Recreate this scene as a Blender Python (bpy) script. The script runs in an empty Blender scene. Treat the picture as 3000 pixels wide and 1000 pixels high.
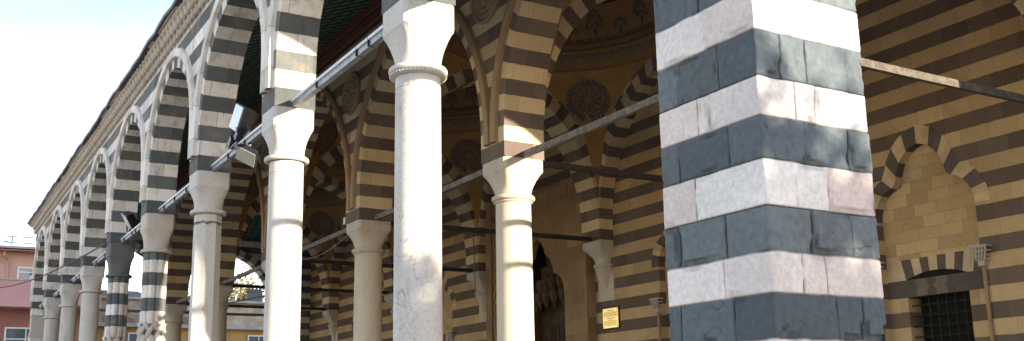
import bpy, bmesh, math, random
from mathutils import Vector, Matrix
random.seed(7)
sin, cos, pi, sqrt = math.sin, math.cos, math.pi, math.sqrt
scene = bpy.context.scene
COL = scene.collection
LIFT = 1.6          # eye height: everything is modelled relative to the eye and lifted at the end

# ------------------------------------------------------------------ materials
class NT:
    def __init__(s, name):
        m = bpy.data.materials.new(name); m.use_nodes = True
        s.m = m; s.t = m.node_tree; s.t.nodes.clear()
        s.out = s.n('ShaderNodeOutputMaterial'); s.b = s.n('ShaderNodeBsdfPrincipled')
        s.l(s.b.outputs[0], s.out.inputs[0])
    def n(s, ty, **k):
        o = s.t.nodes.new(ty)
        for a, v in k.items(): setattr(o, a, v)
        return o
    def l(s, a, b): s.t.links.new(a, b)
    def put(s, inp, v):
        if isinstance(v, bpy.types.NodeSocket): s.l(v, inp)
        elif isinstance(v, (tuple, list)) and len(v) == 3 and inp.type == 'RGBA': inp.default_value = (*v, 1)
        else: inp.default_value = v
    def math(s, op, a, b=None, c=None, clamp=False):
        o = s.n('ShaderNodeMath', operation=op, use_clamp=clamp)
        s.put(o.inputs[0], a)
        if b is not None: s.put(o.inputs[1], b)
        if c is not None: s.put(o.inputs[2], c)
        return o.outputs[0]
    def mix(s, f, a, b, mode='MIX'):
        o = s.n('ShaderNodeMix', data_type='RGBA', blend_type=mode)
        s.put(o.inputs[0], f); s.put(o.inputs[6], a); s.put(o.inputs[7], b)
        return o.outputs[2]
    def smooth(s, v, a, b, lo=0., hi=1.):
        o = s.n('ShaderNodeMapRange', interpolation_type='SMOOTHSTEP')
        s.put(o.inputs[0], v); o.inputs[1].default_value = a; o.inputs[2].default_value = b
        o.inputs[3].default_value = lo; o.inputs[4].default_value = hi
        return o.outputs[0]
    def noise(s, vec, scale, detail=4, rough=.6, dist=0.):
        o = s.n('ShaderNodeTexNoise'); s.put(o.inputs['Vector'], vec)
        o.inputs['Scale'].default_value = scale; o.inputs['Detail'].default_value = detail
        o.inputs['Roughness'].default_value = rough; o.inputs['Distortion'].default_value = dist
        return o.outputs[0]
    def vor(s, vec, scale, feature='F1'):
        o = s.n('ShaderNodeTexVoronoi', feature=feature); s.put(o.inputs['Vector'], vec)
        o.inputs['Scale'].default_value = scale
        return o.outputs['Distance']
    def obj(s, stretch=None):
        tc = s.n('ShaderNodeTexCoord'); oi = s.n('ShaderNodeObjectInfo')
        v = s.n('ShaderNodeVectorMath', operation='SCALE'); v.inputs[3].default_value = 37.
        cx = s.n('ShaderNodeCombineXYZ')
        for i in range(3): s.l(oi.outputs['Random'], cx.inputs[i])
        s.l(cx.outputs[0], v.inputs[0])
        a = s.n('ShaderNodeVectorMath', operation='ADD'); s.l(tc.outputs['Object'], a.inputs[0]); s.l(v.outputs[0], a.inputs[1])
        r = a.outputs[0]
        if stretch:
            mm = s.n('ShaderNodeVectorMath', operation='MULTIPLY'); s.l(r, mm.inputs[0]); mm.inputs[1].default_value = stretch
            r = mm.outputs[0]
        return r
    def bump(s, h, strength=.5, dist=.01):
        o = s.n('ShaderNodeBump'); o.inputs['Strength'].default_value = strength
        o.inputs['Distance'].default_value = dist
        s.put(o.inputs['Height'], h); s.l(o.outputs[0], s.b.inputs['Normal'])
    def fin(s, col, rough=.85, metal=0., spec=.3):
        s.put(s.b.inputs['Base Color'], col); s.put(s.b.inputs['Roughness'], rough)
        s.b.inputs['Metallic'].default_value = metal; s.b.inputs['Specular IOR Level'].default_value = spec
        return s.m

def masonry(name, h, L, lightA, lightB, darkA, darkB, joint=.004, stain=.35, staincol=(.16, .12, .08), grime=.0, jcol=(.16, .14, .12), bvar=.34):
    """coursed ashlar in metres of UV: even courses dark, odd courses light"""
    s = NT(name)
    uv = s.n('ShaderNodeUVMap'); sp = s.n('ShaderNodeSeparateXYZ'); s.l(uv.outputs[0], sp.inputs[0])
    P = s.obj()
    wob = s.noise(P, 9., 3)
    wv = s.math('MULTIPLY_ADD', wob, .022, -.011)
    V = s.math('ADD', sp.outputs[1], wv)
    U = s.math('ADD', sp.outputs[0], wv)
    vh = s.math('DIVIDE', V, h); c = s.math('FLOOR', vh); fv = s.math('FRACT', vh)
    par = s.math('FLOORED_MODULO', c, 2.)
    w1 = s.n('ShaderNodeTexWhiteNoise', noise_dimensions='1D'); s.l(c, w1.inputs['W'])
    ul = s.math('ADD', s.math('DIVIDE', U, L), s.math('MULTIPLY', w1.outputs[0], 7.))
    b = s.math('FLOOR', ul); fu = s.math('FRACT', ul)
    cb = s.n('ShaderNodeCombineXYZ'); s.l(b, cb.inputs[0]); s.l(c, cb.inputs[1])
    w2 = s.n('ShaderNodeTexWhiteNoise', noise_dimensions='2D'); s.l(cb.outputs[0], w2.inputs['Vector'])
    wsp = s.n('ShaderNodeSeparateColor'); s.l(w2.outputs['Color'], wsp.inputs[0])
    eu = s.math('MULTIPLY', s.math('MINIMUM', fu, s.math('SUBTRACT', 1., fu)), L)
    ev = s.math('MULTIPLY', s.math('MINIMUM', fv, s.math('SUBTRACT', 1., fv)), h)
    ed = s.math('MINIMUM', eu, ev)
    jm = s.smooth(ed, joint * .4, joint * 1.6, 1., 0.)
    light = s.mix(wsp.outputs[0], lightA, lightB); dark = s.mix(wsp.outputs[1], darkA, darkB)
    col = s.mix(par, dark, light)
    val = s.math('MULTIPLY_ADD', wsp.outputs[2], bvar, 1 - bvar / 2)
    n1 = s.noise(P, 22., 6, .7); n2 = s.noise(P, 2.3, 4, .6)
    val = s.math('MULTIPLY', val, s.math('MULTIPLY_ADD', n1, .5, .75))
    vc = s.n('ShaderNodeCombineColor')
    for i in range(3): s.l(val, vc.inputs[i])
    col = s.mix(1., col, vc.outputs[0], 'MULTIPLY')
    st = s.smooth(n2, .5, .75, 0., stain)
    col = s.mix(st, col, staincol)
    if grime:
        dr = s.noise(s.obj((5., 5., .5)), 1.6, 4, .65)
        col = s.mix(s.smooth(dr, .5, .72, 0., grime), col, (.06, .05, .045))
    pores = s.vor(P, 55.)
    pm = s.math('MULTIPLY', s.smooth(pores, .08, .3, 1., 0.), s.smooth(s.noise(P, 6., 2), .5, .62))
    col = s.mix(s.math('MULTIPLY', pm, .6), col, (.03, .028, .025))
    col = s.mix(s.math('MULTIPLY', jm, .75), col, jcol)
    hgt = s.math('SUBTRACT', s.math('ADD', s.math('MULTIPLY', n1, .5), s.math('MULTIPLY', wsp.outputs[2], .3)), s.math('ADD', jm, s.math('MULTIPLY', pm, .5)))
    s.bump(hgt, .6, .008)
    return s.fin(col, .9)

def stone(name, a, b, veins=0., speck=.3, stain=.25, staincol=(.3, .24, .17), bump=.5, cracks=0.):
    s = NT(name); P = s.obj()
    n1 = s.noise(P, 3.5, 5, .65); n2 = s.noise(P, 30., 5, .7)
    col = s.mix(n1, a, b)
    col = s.mix(s.smooth(n2, .35, .75, 0., speck), col, tuple(x * .55 for x in a))
    col = s.mix(s.smooth(s.noise(s.obj((3., 3., .6)), 1.7, 4, .6), .52, .75, 0., stain), col, staincol)
    hgt = n2
    if veins:
        wv = s.noise(P, 2.2, 5, .65, 1.2)
        d = s.math('ABSOLUTE', s.math('SUBTRACT', wv, .5))
        vm = s.math('MULTIPLY', s.smooth(d, .0, .012, 1., 0.), s.smooth(s.noise(P, 1.3, 2), .42, .58))
        col = s.mix(s.math('MULTIPLY', vm, veins), col, (.16, .13, .11))
        d2 = s.n('ShaderNodeTexVoronoi', feature='DISTANCE_TO_EDGE'); s.l(s.obj((1., 1., .35)), d2.inputs['Vector']); d2.inputs['Scale'].default_value = 7.
        vm2 = s.math('MULTIPLY', s.smooth(d2.outputs['Distance'], .0, .018, 1., 0.), s.smooth(s.noise(P, 2.6, 3), .5, .6))
        col = s.mix(s.math('MULTIPLY', vm2, veins), col, (.2, .16, .13))
        hgt = s.math('SUBTRACT', n2, s.math('MULTIPLY', vm2, .6))
    s.bump(hgt, bump, .006)
    return s.fin(col, .8)

def attr_paint(name, rough=.85, n=.5, bump=.4, scale=18.):
    """base colour from the mesh's own colour attribute, weathered by noise"""
    s = NT(name); P = s.obj()
    a = s.n('ShaderNodeAttribute', attribute_name='Col')
    n1 = s.noise(P, scale, 6, .72); n2 = s.noise(P, 2.6, 4, .6); n3 = s.noise(P, 90., 2, .6)
    v = s.math('MULTIPLY', s.math('MULTIPLY_ADD', n1, n, 1 - n / 2), s.math('MULTIPLY_ADD', n2, n * .7, 1 - n * .35))
    vc = s.n('ShaderNodeCombineColor')
    for i in range(3): s.l(v, vc.inputs[i])
    col = s.mix(1., a.outputs['Color'], vc.outputs[0], 'MULTIPLY')
    pores = s.vor(P, 70.)
    pm = s.math('MULTIPLY', s.smooth(pores, .08, .26, 1., 0.), s.smooth(s.noise(P, 7., 2), .48, .6))
    col = s.mix(s.math('MULTIPLY', pm, .45), col, (.035, .032, .03))
    s.bump(s.math('SUBTRACT', s.math('ADD', n1, s.math('MULTIPLY', n3, .4)), s.math('MULTIPLY', pm, .5)), bump, .007)
    return s.fin(col, rough)

def flat(name, c, rough=.7, metal=0., var=.35, scale=8., bump=.2, stretch=None, c2=None, spec=.3):
    s = NT(name); P = s.obj(stretch)
    n1 = s.noise(P, scale, 5, .65)
    col = s.mix(s.smooth(n1, .3, .7), tuple(x * (1 - var) for x in c), c2 if c2 else tuple(min(1, x * (1 + var * .5)) for x in c))
    s.bump(s.noise(P, scale * 4, 4, .6), bump, .004)
    return s.fin(col, rough, metal, spec)

M = {}
M['outer'] = masonry('outer_striped_ashlar', .2505, .62, (.75, .715, .665), (.65, .61, .56), (.098, .108, .110), (.145, .157, .158), stain=.5, staincol=(.30, .235, .165), grime=.4)
M['inner'] = masonry('inner_striped_ashlar', .2505, .58, (.68, .555, .355), (.60, .475, .29), (.15, .115, .10), (.19, .147, .128), stain=.2, staincol=(.36, .22, .11), jcol=(.3, .22, .14), joint=.003)
M['wall'] = masonry('facade_striped_ashlar', .254, .5, (.56, .405, .225), (.50, .35, .185), (.132, .098, .076), (.168, .126, .099), stain=.35, staincol=(.27, .155, .075), bvar=.18, joint=.0025, jcol=(.3, .21, .12))
M['tanwall'] = masonry('tan_limestone_ashlar', .205, .42, (.55, .40, .21), (.50, .345, .17), (.57, .415, .225), (.49, .35, .18), joint=.003, stain=.35, staincol=(.5, .31, .13), jcol=(.36, .25, .13))
M['portal'] = masonry('brown_portal_ashlar', .36, .6, (.34, .22, .125), (.29, .185, .105), (.32, .21, .12), (.27, .17, .09), joint=.0025, stain=.4, staincol=(.16, .10, .06))
M['hood'] = masonry('limestone_moulding_blocks', .55, 5., (.76, .71, .66), (.68, .63, .58), (.74, .69, .63), (.66, .61, .55), joint=.004, stain=.3, staincol=(.34, .26, .18), grime=.25)
M['portaldark'] = flat('shadowed_portal_stone', (.10, .065, .04), .9)  # darker copy of the portal stone, recess shade put into its colour
M['dimiron'] = flat('rusty_iron', (.12, .10, .085), .8, .0, var=.45, scale=14., bump=.5)
M['portalfloor'] = flat('low_bounce_paving', (.17, .145, .12), .8, var=.25, scale=.8)  # unseen floor kept dark so less light bounces into the portico
M['darkiron'] = flat('dark_iron', (.06, .045, .04), .8, .1, var=.4, scale=12.)
M['marble'] = stone('veined_white_marble', (.62, .60, .57), (.56, .53, .49), veins=.55, stain=.3, speck=.42)
M['marble2'] = stone('plain_white_marble', (.60, .575, .54), (.53, .50, .46), veins=.15, stain=.45, speck=.42)
M['lime'] = stone('pale_limestone', (.58, .51, .45), (.48, .42, .37), veins=.0, stain=.3)
M['limein'] = stone('warm_limestone', (.66, .60, .49), (.57, .50, .39), veins=.0, stain=.35, staincol=(.30, .2, .12))
M['trim'] = stone('limestone_moulding', (.52, .47, .41), (.44, .39, .33), stain=.4, staincol=(.26, .19, .14))
M['trimin'] = stone('brown_moulding', (.34, .22, .13), (.42, .30, .18), stain=.3, staincol=(.16, .11, .07))
M['basalt'] = stone('dark_basalt', (.10, .106, .108), (.15, .155, .152), speck=.2, stain=.15, staincol=(.16, .15, .13))
M['cornice'] = stone('weathered_cornice_stone', (.70, .63, .55), (.54, .48, .41), speck=.4, stain=.35, staincol=(.19, .15, .12))
M['pier'] = attr_paint('pier_blocks', .9, .7, .8, 30.)
M['paint'] = attr_paint('painted_plaster', .8, .75, .15, 7.)
M['plaster'] = flat('ochre_plaster', (.41, .235, .09), .85, var=.15, scale=2.2)
M['green'] = flat('green_ceiling_paint', (.095, .24, .20), .6, var=.25, scale=3.)
M['batten'] = flat('dark_wood_batten', (.085, .058, .05), .7)
M['fascia'] = flat('red_brown_fascia', (.24, .095, .06), .6, var=.25, scale=3., stretch=(.4, 4, 4))
M['darkwood'] = flat('dark_timber', (.06, .04, .03), .8)
M['roof'] = flat('dark_roof_sheet', (.06, .06, .07), .6, var=.4, scale=2.)
M['lead'] = flat('lead_sheet', (.22, .23, .25), .5, var=.2, scale=2.)
M['zinc'] = flat('painted_steel', (.33, .35, .38), .55, .2, var=.3, scale=10.)
M['conduit'] = flat('white_conduit', (.60, .62, .66), .5, var=.1)
M['tie'] = flat('black_plastic', (.02, .02, .022), .5)
M['iron'] = flat('old_iron', (.21, .185, .165), .75, .0, var=.45, scale=14., bump=.5)
M['black'] = flat('black_iron', (.02, .019, .018), .6, .2, var=.3)
M['void'] = flat('unlit_interior', (.012, .011, .01), .9)  # near-black colour stands in for unlit depth behind slit and grille
M['lamp'] = flat('grey_lamp_housing', (.16, .16, .17), .45, .3, var=.2)
M['lampdark'] = flat('black_lamp_housing', (.03, .03, .035), .4, .2)
M['lens'] = flat('pale_lamp_glass', (.70, .70, .66), .25, var=.06, spec=.6)  # floodlight glass: reflected sky put into its pale colour
M['lampgrey'] = flat('dull_lamp_housing', (.085, .085, .09), .5, .1, var=.25)
M['lensgrey'] = flat('grey_lamp_glass', (.34, .34, .31), .3, var=.15)  # darker grey than the other lamp glass
M['gold'] = flat('brass_plate', (1.0, .80, .36), .3, .8, var=.12, scale=3., stretch=(6, 1, .6), bump=.05)
M['ink'] = flat('engraved_letters', (.22, .13, .03), .6)
M['frame'] = flat('dark_red_frame', (.08, .02, .015), .5)
M['pink'] = flat('pink_render', (.56, .31, .29), .9, var=.12, scale=.8)
M['pinkdark'] = flat('red_render', (.36, .17, .14), .9, var=.15, scale=.8)
M['pinkwall'] = flat('salmon_render', (.56, .36, .28), .9, var=.14, scale=.6)
M['yellow'] = flat('ochre_render', (.50, .31, .11), .9, var=.18, scale=.7)
M['grey'] = flat('stained_parapet_render', (.46, .39, .29), .9, var=.4, scale=1.2)
M['rubble'] = masonry('bare_brick', .07, .22, (.34, .22, .16), (.25, .17, .13), (.30, .22, .17), (.20, .15, .12), stain=.3, joint=.012)
M['concrete'] = flat('concrete', (.42, .39, .35), .9, var=.25, scale=1.5)
M['white'] = flat('white_frame_paint', (.78, .78, .76), .5, var=.08)
M['glass'] = flat('window_glass', (.10, .14, .16), .12, var=.5, scale=.7, spec=.7, bump=.02)
M['tile'] = flat('grey_roof_tiles', (.14, .13, .12), .85, var=.3, scale=2.)
M['ground'] = masonry('courtyard_paving', .6, .9, (.32, .285, .245), (.28, .25, .21), (.30, .27, .23), (.26, .235, .205), joint=.006)
M['bark'] = flat('bark', (.12, .09, .065), .95, var=.4, scale=9., bump=.6)
M['leaf'] = flat('leaf', (.075, .11, .03), .7, var=.4, scale=3.)
M['leafpale'] = flat('pale_leaf', (.19, .17, .085), .7, var=.35, scale=3.)
M['skin'] = flat('skin', (.45, .27, .19), .6, var=.1)
M['cap'] = flat('dark_cap', (.05, .05, .055), .8)
M['shirt'] = flat('pale_shirt', (.55, .56, .6), .8)
M['trouser'] = flat('dark_trousers', (.06, .06, .08), .8)

# ------------------------------------------------------------------ mesh helpers
class MB:
    def __init__(s): s.v = []; s.f = []; s.u = []; s.m = []; s.c = []
    def poly(s, pts, uvs=None, m=0, c=None):
        i = len(s.v); s.v += [tuple(p) for p in pts]; s.f.append(tuple(range(i, i + len(pts))))
        s.u.append(uvs if uvs else [(0, 0)] * len(pts)); s.m.append(m); s.c.append(c)
    def box(s, x0, x1, y0, y1, z0, z1, m=0, voff=0., c=None):
        P = [(x, y, z) for x in (x0, x1) for y in (y0, y1) for z in (z0, z1)]
        for a, ax in (((0, 1, 3, 2), 0), ((4, 6, 7, 5), 0), ((0, 4, 5, 1), 1), ((2, 3, 7, 6), 1), ((0, 2, 6, 4), 2), ((1, 5, 7, 3), 2)):
            q = [P[k] for k in a]
            uv = [(p[1], p[2] - voff) for p in q] if ax == 0 else [(p[0], p[2] - voff) for p in q] if ax == 1 else [(p[0], p[1]) for p in q]
            s.poly(q, uv, m, c)
    def obox(s, a, b, w, h, up=(0, 0, 1), m=0):
        """bar from a to b, w wide, h high"""
        a = Vector(a); b = Vector(b); d = (b - a).normalized(); up = Vector(up)
        r = d.cross(up).normalized(); u = r.cross(d).normalized()
        q = [[p + r * (sx * w / 2) + u * (sz * h / 2) for sx, sz in ((-1, -1), (1, -1), (1, 1), (-1, 1))] for p in (a, b)]
        for k in range(4): s.poly([q[0][k], q[0][(k + 1) % 4], q[1][(k + 1) % 4], q[1][k]], None, m)
        s.poly(q[0][::-1], None, m); s.poly(q[1], None, m)
    def rings(s, rs, uv=None, m=0, cap=True, closed=True, c=None):
        for k in range(len(rs) - 1):
            A, B = rs[k], rs[k + 1]; n = len(A)
            for i in range(n if closed else n - 1):
                j = (i + 1) % n
                ii, jj = i, i + 1
                s.poly([A[i], A[j], B[j], B[i]], [uv[k][ii], uv[k][jj], uv[k + 1][jj], uv[k + 1][ii]] if uv else None, m, c)
        if cap: s.poly(rs[0][::-1], None, m, c); s.poly(rs[-1], None, m, c)
    def lathe(s, prof, x=0, y=0, n=24, m=0, cap=True, phase=0.):
        s.rings([[(x + r * cos(phase + 2 * pi * i / n), y + r * sin(phase + 2 * pi * i / n), z) for i in range(n)] for r, z in prof],
                [[(2 * pi * r * i / n, z) for i in range(n + 1)] for r, z in prof], m, cap)
    def tube(s, pts, r, n=8, m=0):
        pts = [Vector(p) for p in pts]; rs = []; ref = None
        for i, p in enumerate(pts):
            d = (pts[min(i + 1, len(pts) - 1)] - pts[max(i - 1, 0)]).normalized()
            if ref is None: ref = d.orthogonal().normalized()
            ref = (ref - d * ref.dot(d)).normalized(); bt = d.cross(ref)
            rr = r[i] if isinstance(r, (list, tuple)) else r
            rs.append([p + ref * rr * cos(2 * pi * k / n) + bt * rr * sin(2 * pi * k / n) for k in range(n)])
        s.rings(rs, None, m)
    def build(s, name, mats, parent=None, smooth=None, origin=None, world=False):
        me = bpy.data.meshes.new(name)
        o = Vector(origin) if origin else (parent_origin(parent) if parent else Vector((0, 0, 0)))
        me.from_pydata([Vector(p) - o for p in s.v], [], s.f)
        uvl = me.uv_layers.new(name='UVMap')
        flatuv = [x for q in s.u for p in q for x in p]
        uvl.data.foreach_set('uv', flatuv)
        me.polygons.foreach_set('material_index', s.m)
        if any(c is not None for c in s.c):
            ca = me.color_attributes.new('Col', 'FLOAT_COLOR', 'CORNER')
            d = []
            for f, c in zip(s.f, s.c):
                if c and isinstance(c[0], (tuple, list)): 
                    for q in c: d += [*q, 1]
                else: d += [*(c or (.5, .5, .5)), 1] * len(f)
            ca.data.foreach_set('color', d)
        bm = bmesh.new(); bm.from_mesh(me)
        bmesh.ops.remove_doubles(bm, verts=bm.verts, dist=.0004)
        bmesh.ops.recalc_face_normals(bm, faces=bm.faces)
        bm.to_mesh(me); bm.free()
        for mt in (mats if isinstance(mats, (list, tuple)) else [mats]): me.materials.append(M[mt])
        if smooth:
            me.shade_smooth(); me.set_sharp_from_angle(angle=math.radians(smooth))
        ob = bpy.data.objects.new(name, me); COL.objects.link(ob)
        if parent: ob.parent = parent
        else: ob.location = o + Vector((0, 0, LIFT))
        return ob
def parent_origin(p):
    o = Vector((0, 0, 0))
    while p is not None: o += Vector(p.location); p = p.parent
    return o - Vector((0, 0, LIFT))
def thing(name, label, cat, loc=(0, 0, -LIFT), group=None):
    o = bpy.data.objects.new(name, None); COL.objects.link(o)
    o.location = Vector(loc) + Vector((0, 0, LIFT)); o.empty_display_size = .2
    return tag(o, label, cat, group)
def tag(o, label, cat, group=None):
    o['label'] = label; o['category'] = cat
    if group: o['group'] = group
    return o
def struct(o): o['kind'] = 'structure'; return o
def dup(root, loc, label, group=None, name=None):
    r = root.copy(); COL.objects.link(r); r.location = Vector(loc) + Vector((0, 0, LIFT)); r['label'] = label
    if group: r['group'] = group
    for ch in list(root.children):
        c = ch.copy(); COL.objects.link(c); c.parent = r
        for g in ch.children:
            d = g.copy(); COL.objects.link(d); d.parent = c
    return r

# ------------------------------------------------------------------ plan (metres, eye at the origin, X along the facade)
YO0, YO1 = 3.85, 4.40           # outer arcade, front and back faces
YI0, YI1 = 7.87, 8.61           # inner arcade
YW = 14.35                      # facade of the prayer hall
ZI = 3.93                       # top of the capitals
PO, PI_ = 4.046, 6.016
YOC, YIC = (YO0 + YO1) / 2, (YI0 + YI1) / 2
AX = [-4.297] + [-8.74 - PO * k for k in range(9)]      # outer supports
CX = [-7.862 - PI_ * k for k in range(6)]                         # inner supports
WY = [8.80, 12.95]                                                 # columns of the side wings
ZR = 3.985                                                        # tie rods

# ------------------------------------------------------------------ arcades
def prof(w, zb, z0, c, d=0., n=16, base=ZI):
    """left half of a stilted pointed arch from foot to apex: (s, z, length along it)"""
    R = w + c + d; out = [(-w - d, zb, zb - base), (-w - d, (zb + z0) / 2, (zb + z0) / 2 - base), (-w - d, z0, z0 - base)]
    ta = math.acos(c / R)
    R0 = w + c; ta0 = math.acos(c / R0)
    for k in range(1, n + 1):
        t = ta * k / n
        out.append((c - R * cos(t), z0 + R * sin(t), z0 - base + R0 * ta0 * k / n))
    return out
def full(p):
    return p + [(-s, z, v) for s, z, v in p[-2::-1]]
def mx(cx, y0, sy=1): return lambda s, d, z: (cx + s, y0 + d * sy, z)
def my(cy, x0, sx=1): return lambda s, d, z: (x0 + d * sx, cy + s, z)
def arch_bay(T, w, z0, c, dep, ring, lim, ztop, par, hood=None, wallmb=None, mat='outer', trim='trim', zb=ZI, back=True, hoodname='hood_moulding'):
    """soffit and voussoirs as one part, spandrels into wallmb, the hood moulding as another"""
    a = MB(); pin = full(prof(w, zb, z0, c)); pex = full(prof(w, zb, z0, c, ring)); n = len(pin)
    for i in range(n - 1):
        p, q = pin[i], pin[i + 1]
        a.poly([T(p[0], 0, p[1]), T(q[0], 0, q[1]), T(q[0], dep, q[1]), T(p[0], dep, p[1])], [(0, p[2]), (0, q[2]), (dep, q[2]), (dep, p[2])])
        P, Q = pex[i], pex[i + 1]
        for d in ((0, dep) if back else (0,)):
            a.poly([T(p[0], d, p[1]), T(q[0], d, q[1]), T(Q[0], d, Q[1]), T(P[0], d, P[1])], [(3, p[2]), (3, q[2]), (3 + ring, q[2]), (3 + ring, P[2])])
            sd = -lim[0] if (p[0] + q[0]) < 0 else lim[1]
            if wallmb is not None and abs(Q[1] - P[1]) > 1e-5:
                k0 = T(0, 0, 0); off = k0[0] + k0[1]
                wallmb.poly([T(P[0], d, P[1]), T(Q[0], d, Q[1]), T(sd, d, Q[1]), T(sd, d, P[1])], [(off + P[0], P[1] - ZI), (off + Q[0], Q[1] - ZI), (off + sd, Q[1] - ZI), (off + sd, P[1] - ZI)])
    if wallmb is not None:
        za = pex[n // 2][1]
        for d in ((0, dep) if back else (0,)):
            off = T(0, 0, 0)[0] + T(0, 0, 0)[1]
            wallmb.poly([T(-lim[0], d, za), T(lim[1], d, za), T(lim[1], d, ztop), T(-lim[0], d, ztop)], [(off - lim[0], za - ZI), (off + lim[1], za - ZI), (off + lim[1], ztop - ZI), (off - lim[0], ztop - ZI)])
    o = a.build('arch', mat, par)
    if hood:
        hw, hz0, hc, wd, pr, zfoot = hood; h = MB(); sec = ((0, .001), (.015, -pr * .75), (wd * .3, -pr), (wd * .7, -pr), (wd - .012, -pr * .8), (wd, .001))
        cs = [full(prof(hw - wd, zfoot, hz0, hc, wd - s)) for s, _ in sec]   # outer edge first
        for k in range(len(sec) - 1):
            A, B = cs[k], cs[k + 1]
            for i in range(n - 1):
                h.poly([T(A[i][0], sec[k][1], A[i][1]), T(A[i + 1][0], sec[k][1], A[i + 1][1]), T(B[i + 1][0], sec[k + 1][1], B[i + 1][1]), T(B[i][0], sec[k + 1][1], B[i][1])], [(sec[k][0], A[i][2]), (sec[k][0], A[i + 1][2]), (sec[k + 1][0], A[i + 1][2]), (sec[k + 1][0], A[i][2])])
        for e in (0, n - 1):
            h.poly([T(cs[k][e][0], sec[k][1], cs[k][e][1]) for k in range(len(sec))])
        h.build(hoodname, trim, par, smooth=40)
    return o

# outer front arcade
ZT = 6.98
outer = thing('outer_arcade', 'long outer arcade of nine stilted pointed arches in black and white striped stone', 'arcade', (-22.9, YOC, -LIFT))
sw = MB()
for i in range(9):
    l = AX[i + 1]; r = AX[i]
    hl = .283; hr = .425 if i == 0 else .283
    cl, cr = l + hl, r - hr; c = (cl + cr) / 2; w = (cr - cl) / 2
    lim = (c - l, r - c)
    if i == 0: lim = (c - l, r + .425 - c)
    if i == 8: lim = (c - l + .283, r - c)
    k = w / 1.74
    arch_bay(mx(c, YO0), w, 4.45, .15, YO1 - YO0, .25, lim, ZT, outer, (w + .272, 4.64, .03, .175, .075, 4.19), sw, trim='hood')
sw.box(AX[9] - .283, AX[0] + .425, YO0 + .05, YO1 - .05, ZT - .02, ZT + .1, 0, ZI)
for x in (AX[9] - .283, AX[0] + .425):
    sw.poly([(x, YO0, ZI), (x, YO1 + .3, ZI), (x, YO1 + .3, ZT), (x, YO0, ZT)], [(0, 0), (.85, 0), (.85, ZT - ZI), (0, ZT - ZI)])
sw.build('spandrel_wall', 'outer', outer)
def cornice_unit(cm, T, s, wd):
    """one carved unit of the cornice: a leaning scalloped leaf over a rope-like drop"""
    q = []
    for j in range(5):
        t = j / 4
        q.append([(s - wd * .5 + wd * i / 6 + .10 * t, -.02 - .18 * t ** 1.2 - (.055 + .03 * sin(pi * t)) * sin(pi * i / 6), ZT - .20 + .25 * t + .05 * sin(pi * i / 6) * (1 - t)) for i in range(7)])
    for j in range(4):
        for i in range(6): cm.poly([T(*q[j][i]), T(*q[j][i + 1]), T(*q[j + 1][i + 1]), T(*q[j + 1][i])])
    for (ds, zz, dd, r) in ((.0, ZT - .17, -.06, .055), (wd * .62, ZT - .06, -.14, .06), (.06, ZT + .02, -.225, .04)):
        rs = []
        for k in range(5):
            f = k / 4 * pi
            rs.append([(s + ds + r * 1.2 * sin(f) * cos(a) + .06 * cos(f), dd + r * sin(f) * sin(a), zz + r * 1.5 * cos(f)) for a in [2 * pi * e / 6 for e in range(6)]])
        cm.rings([[T(*p) for p in g] for g in rs], None, 0, False)
cm = MB(); s = AX[9] - .02
while s < AX[0] + .5:
    cornice_unit(cm, mx(0, YO0), s, .27); s += .27
cm.build('cornice', 'cornice', outer, smooth=50)
rb = MB()
rb.box(AX[9] - .2, AX[0] + .7, YO0 - .30, YO1, ZT + .052, ZT + .085)
rb.build('cornice_lip', 'trim', outer)
# the sheet-metal roof edge sags a little along its length
re_ = MB(); rs = []
for k in range(81):
    x = AX[9] - .22 + (AX[0] - AX[9] + 1.07) * k / 80
    dz = .018 * sin(k * .55) + .012 * sin(k * 1.7) - .05 * sin(pi * k / 80)
    y0 = YO0 - .34 + .010 * sin(k * 2.3)
    rs.append([(x, y0, ZT + .095 + dz), (x, y0 - .012, ZT + .15 + dz), (x, YO0 + .25, ZT + .36 + dz), (x, YO0 + .25, ZT + .10 + dz)])
re_.rings(rs)
re_.build('roof_edge', 'roof', outer)

# side wings of the outer arcade
def wing(name, label, X0, sx, xc):
    t = thing(name, label, 'arcade', (xc, 9.2, -LIFT)); w_ = MB()
    ys = [AX0Y, *WY]
    for i in range(2):
        lo, hi = ys[i] + (.425 if i == 0 else .283), ys[i + 1] - .283
        c = (lo + hi) / 2; w = (hi - lo) / 2
        arch_bay(my(c, X0, sx), w, 4.45, .15, .55, .25, (c - ys[i] - (0 if i else .12), ys[i + 1] - c), ZT, t, (w + .272, 4.64, .03, .175, .075, 4.19), w_, trim='hood')
    xa, xb = sorted((X0, X0 + sx * .55))
    w_.box(xa, xb, WY[1], YW, ZI, ZT, 0, ZI); w_.box(xa + .03, xb - .03, WY[1] + .35, YW, -LIFT, ZI, 0, ZI)
    w_.box(xa + .05, xb - .05, YO1, YW, ZT - .02, ZT + .1, 0, ZI)
    w_.build('spandrel_wall', 'outer', t)
    c_ = MB(); s = YO0
    while s < YW:
        cornice_unit(c_, my(0, X0, sx), s, .25); s += .25
    c_.build('cornice', 'cornice', t, smooth=50)
    e_ = MB(); e_.box(*sorted((X0 - sx * .47, X0 + sx * .3)), YO0 - .2, YW, ZT + .1, ZT + .4); e_.build('roof_edge', 'roof', t)
    return t
AX0Y = 4.275
wing('side_arcade', 'near end wing of the striped outer arcade, behind the corner pier', AX[0] + .425 - .1, -1, AX[0])
wing('side_arcade', 'far end wing of the striped outer arcade, its arch open to the sky', AX[9] - .283 + .005, 1, AX[9])

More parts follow.
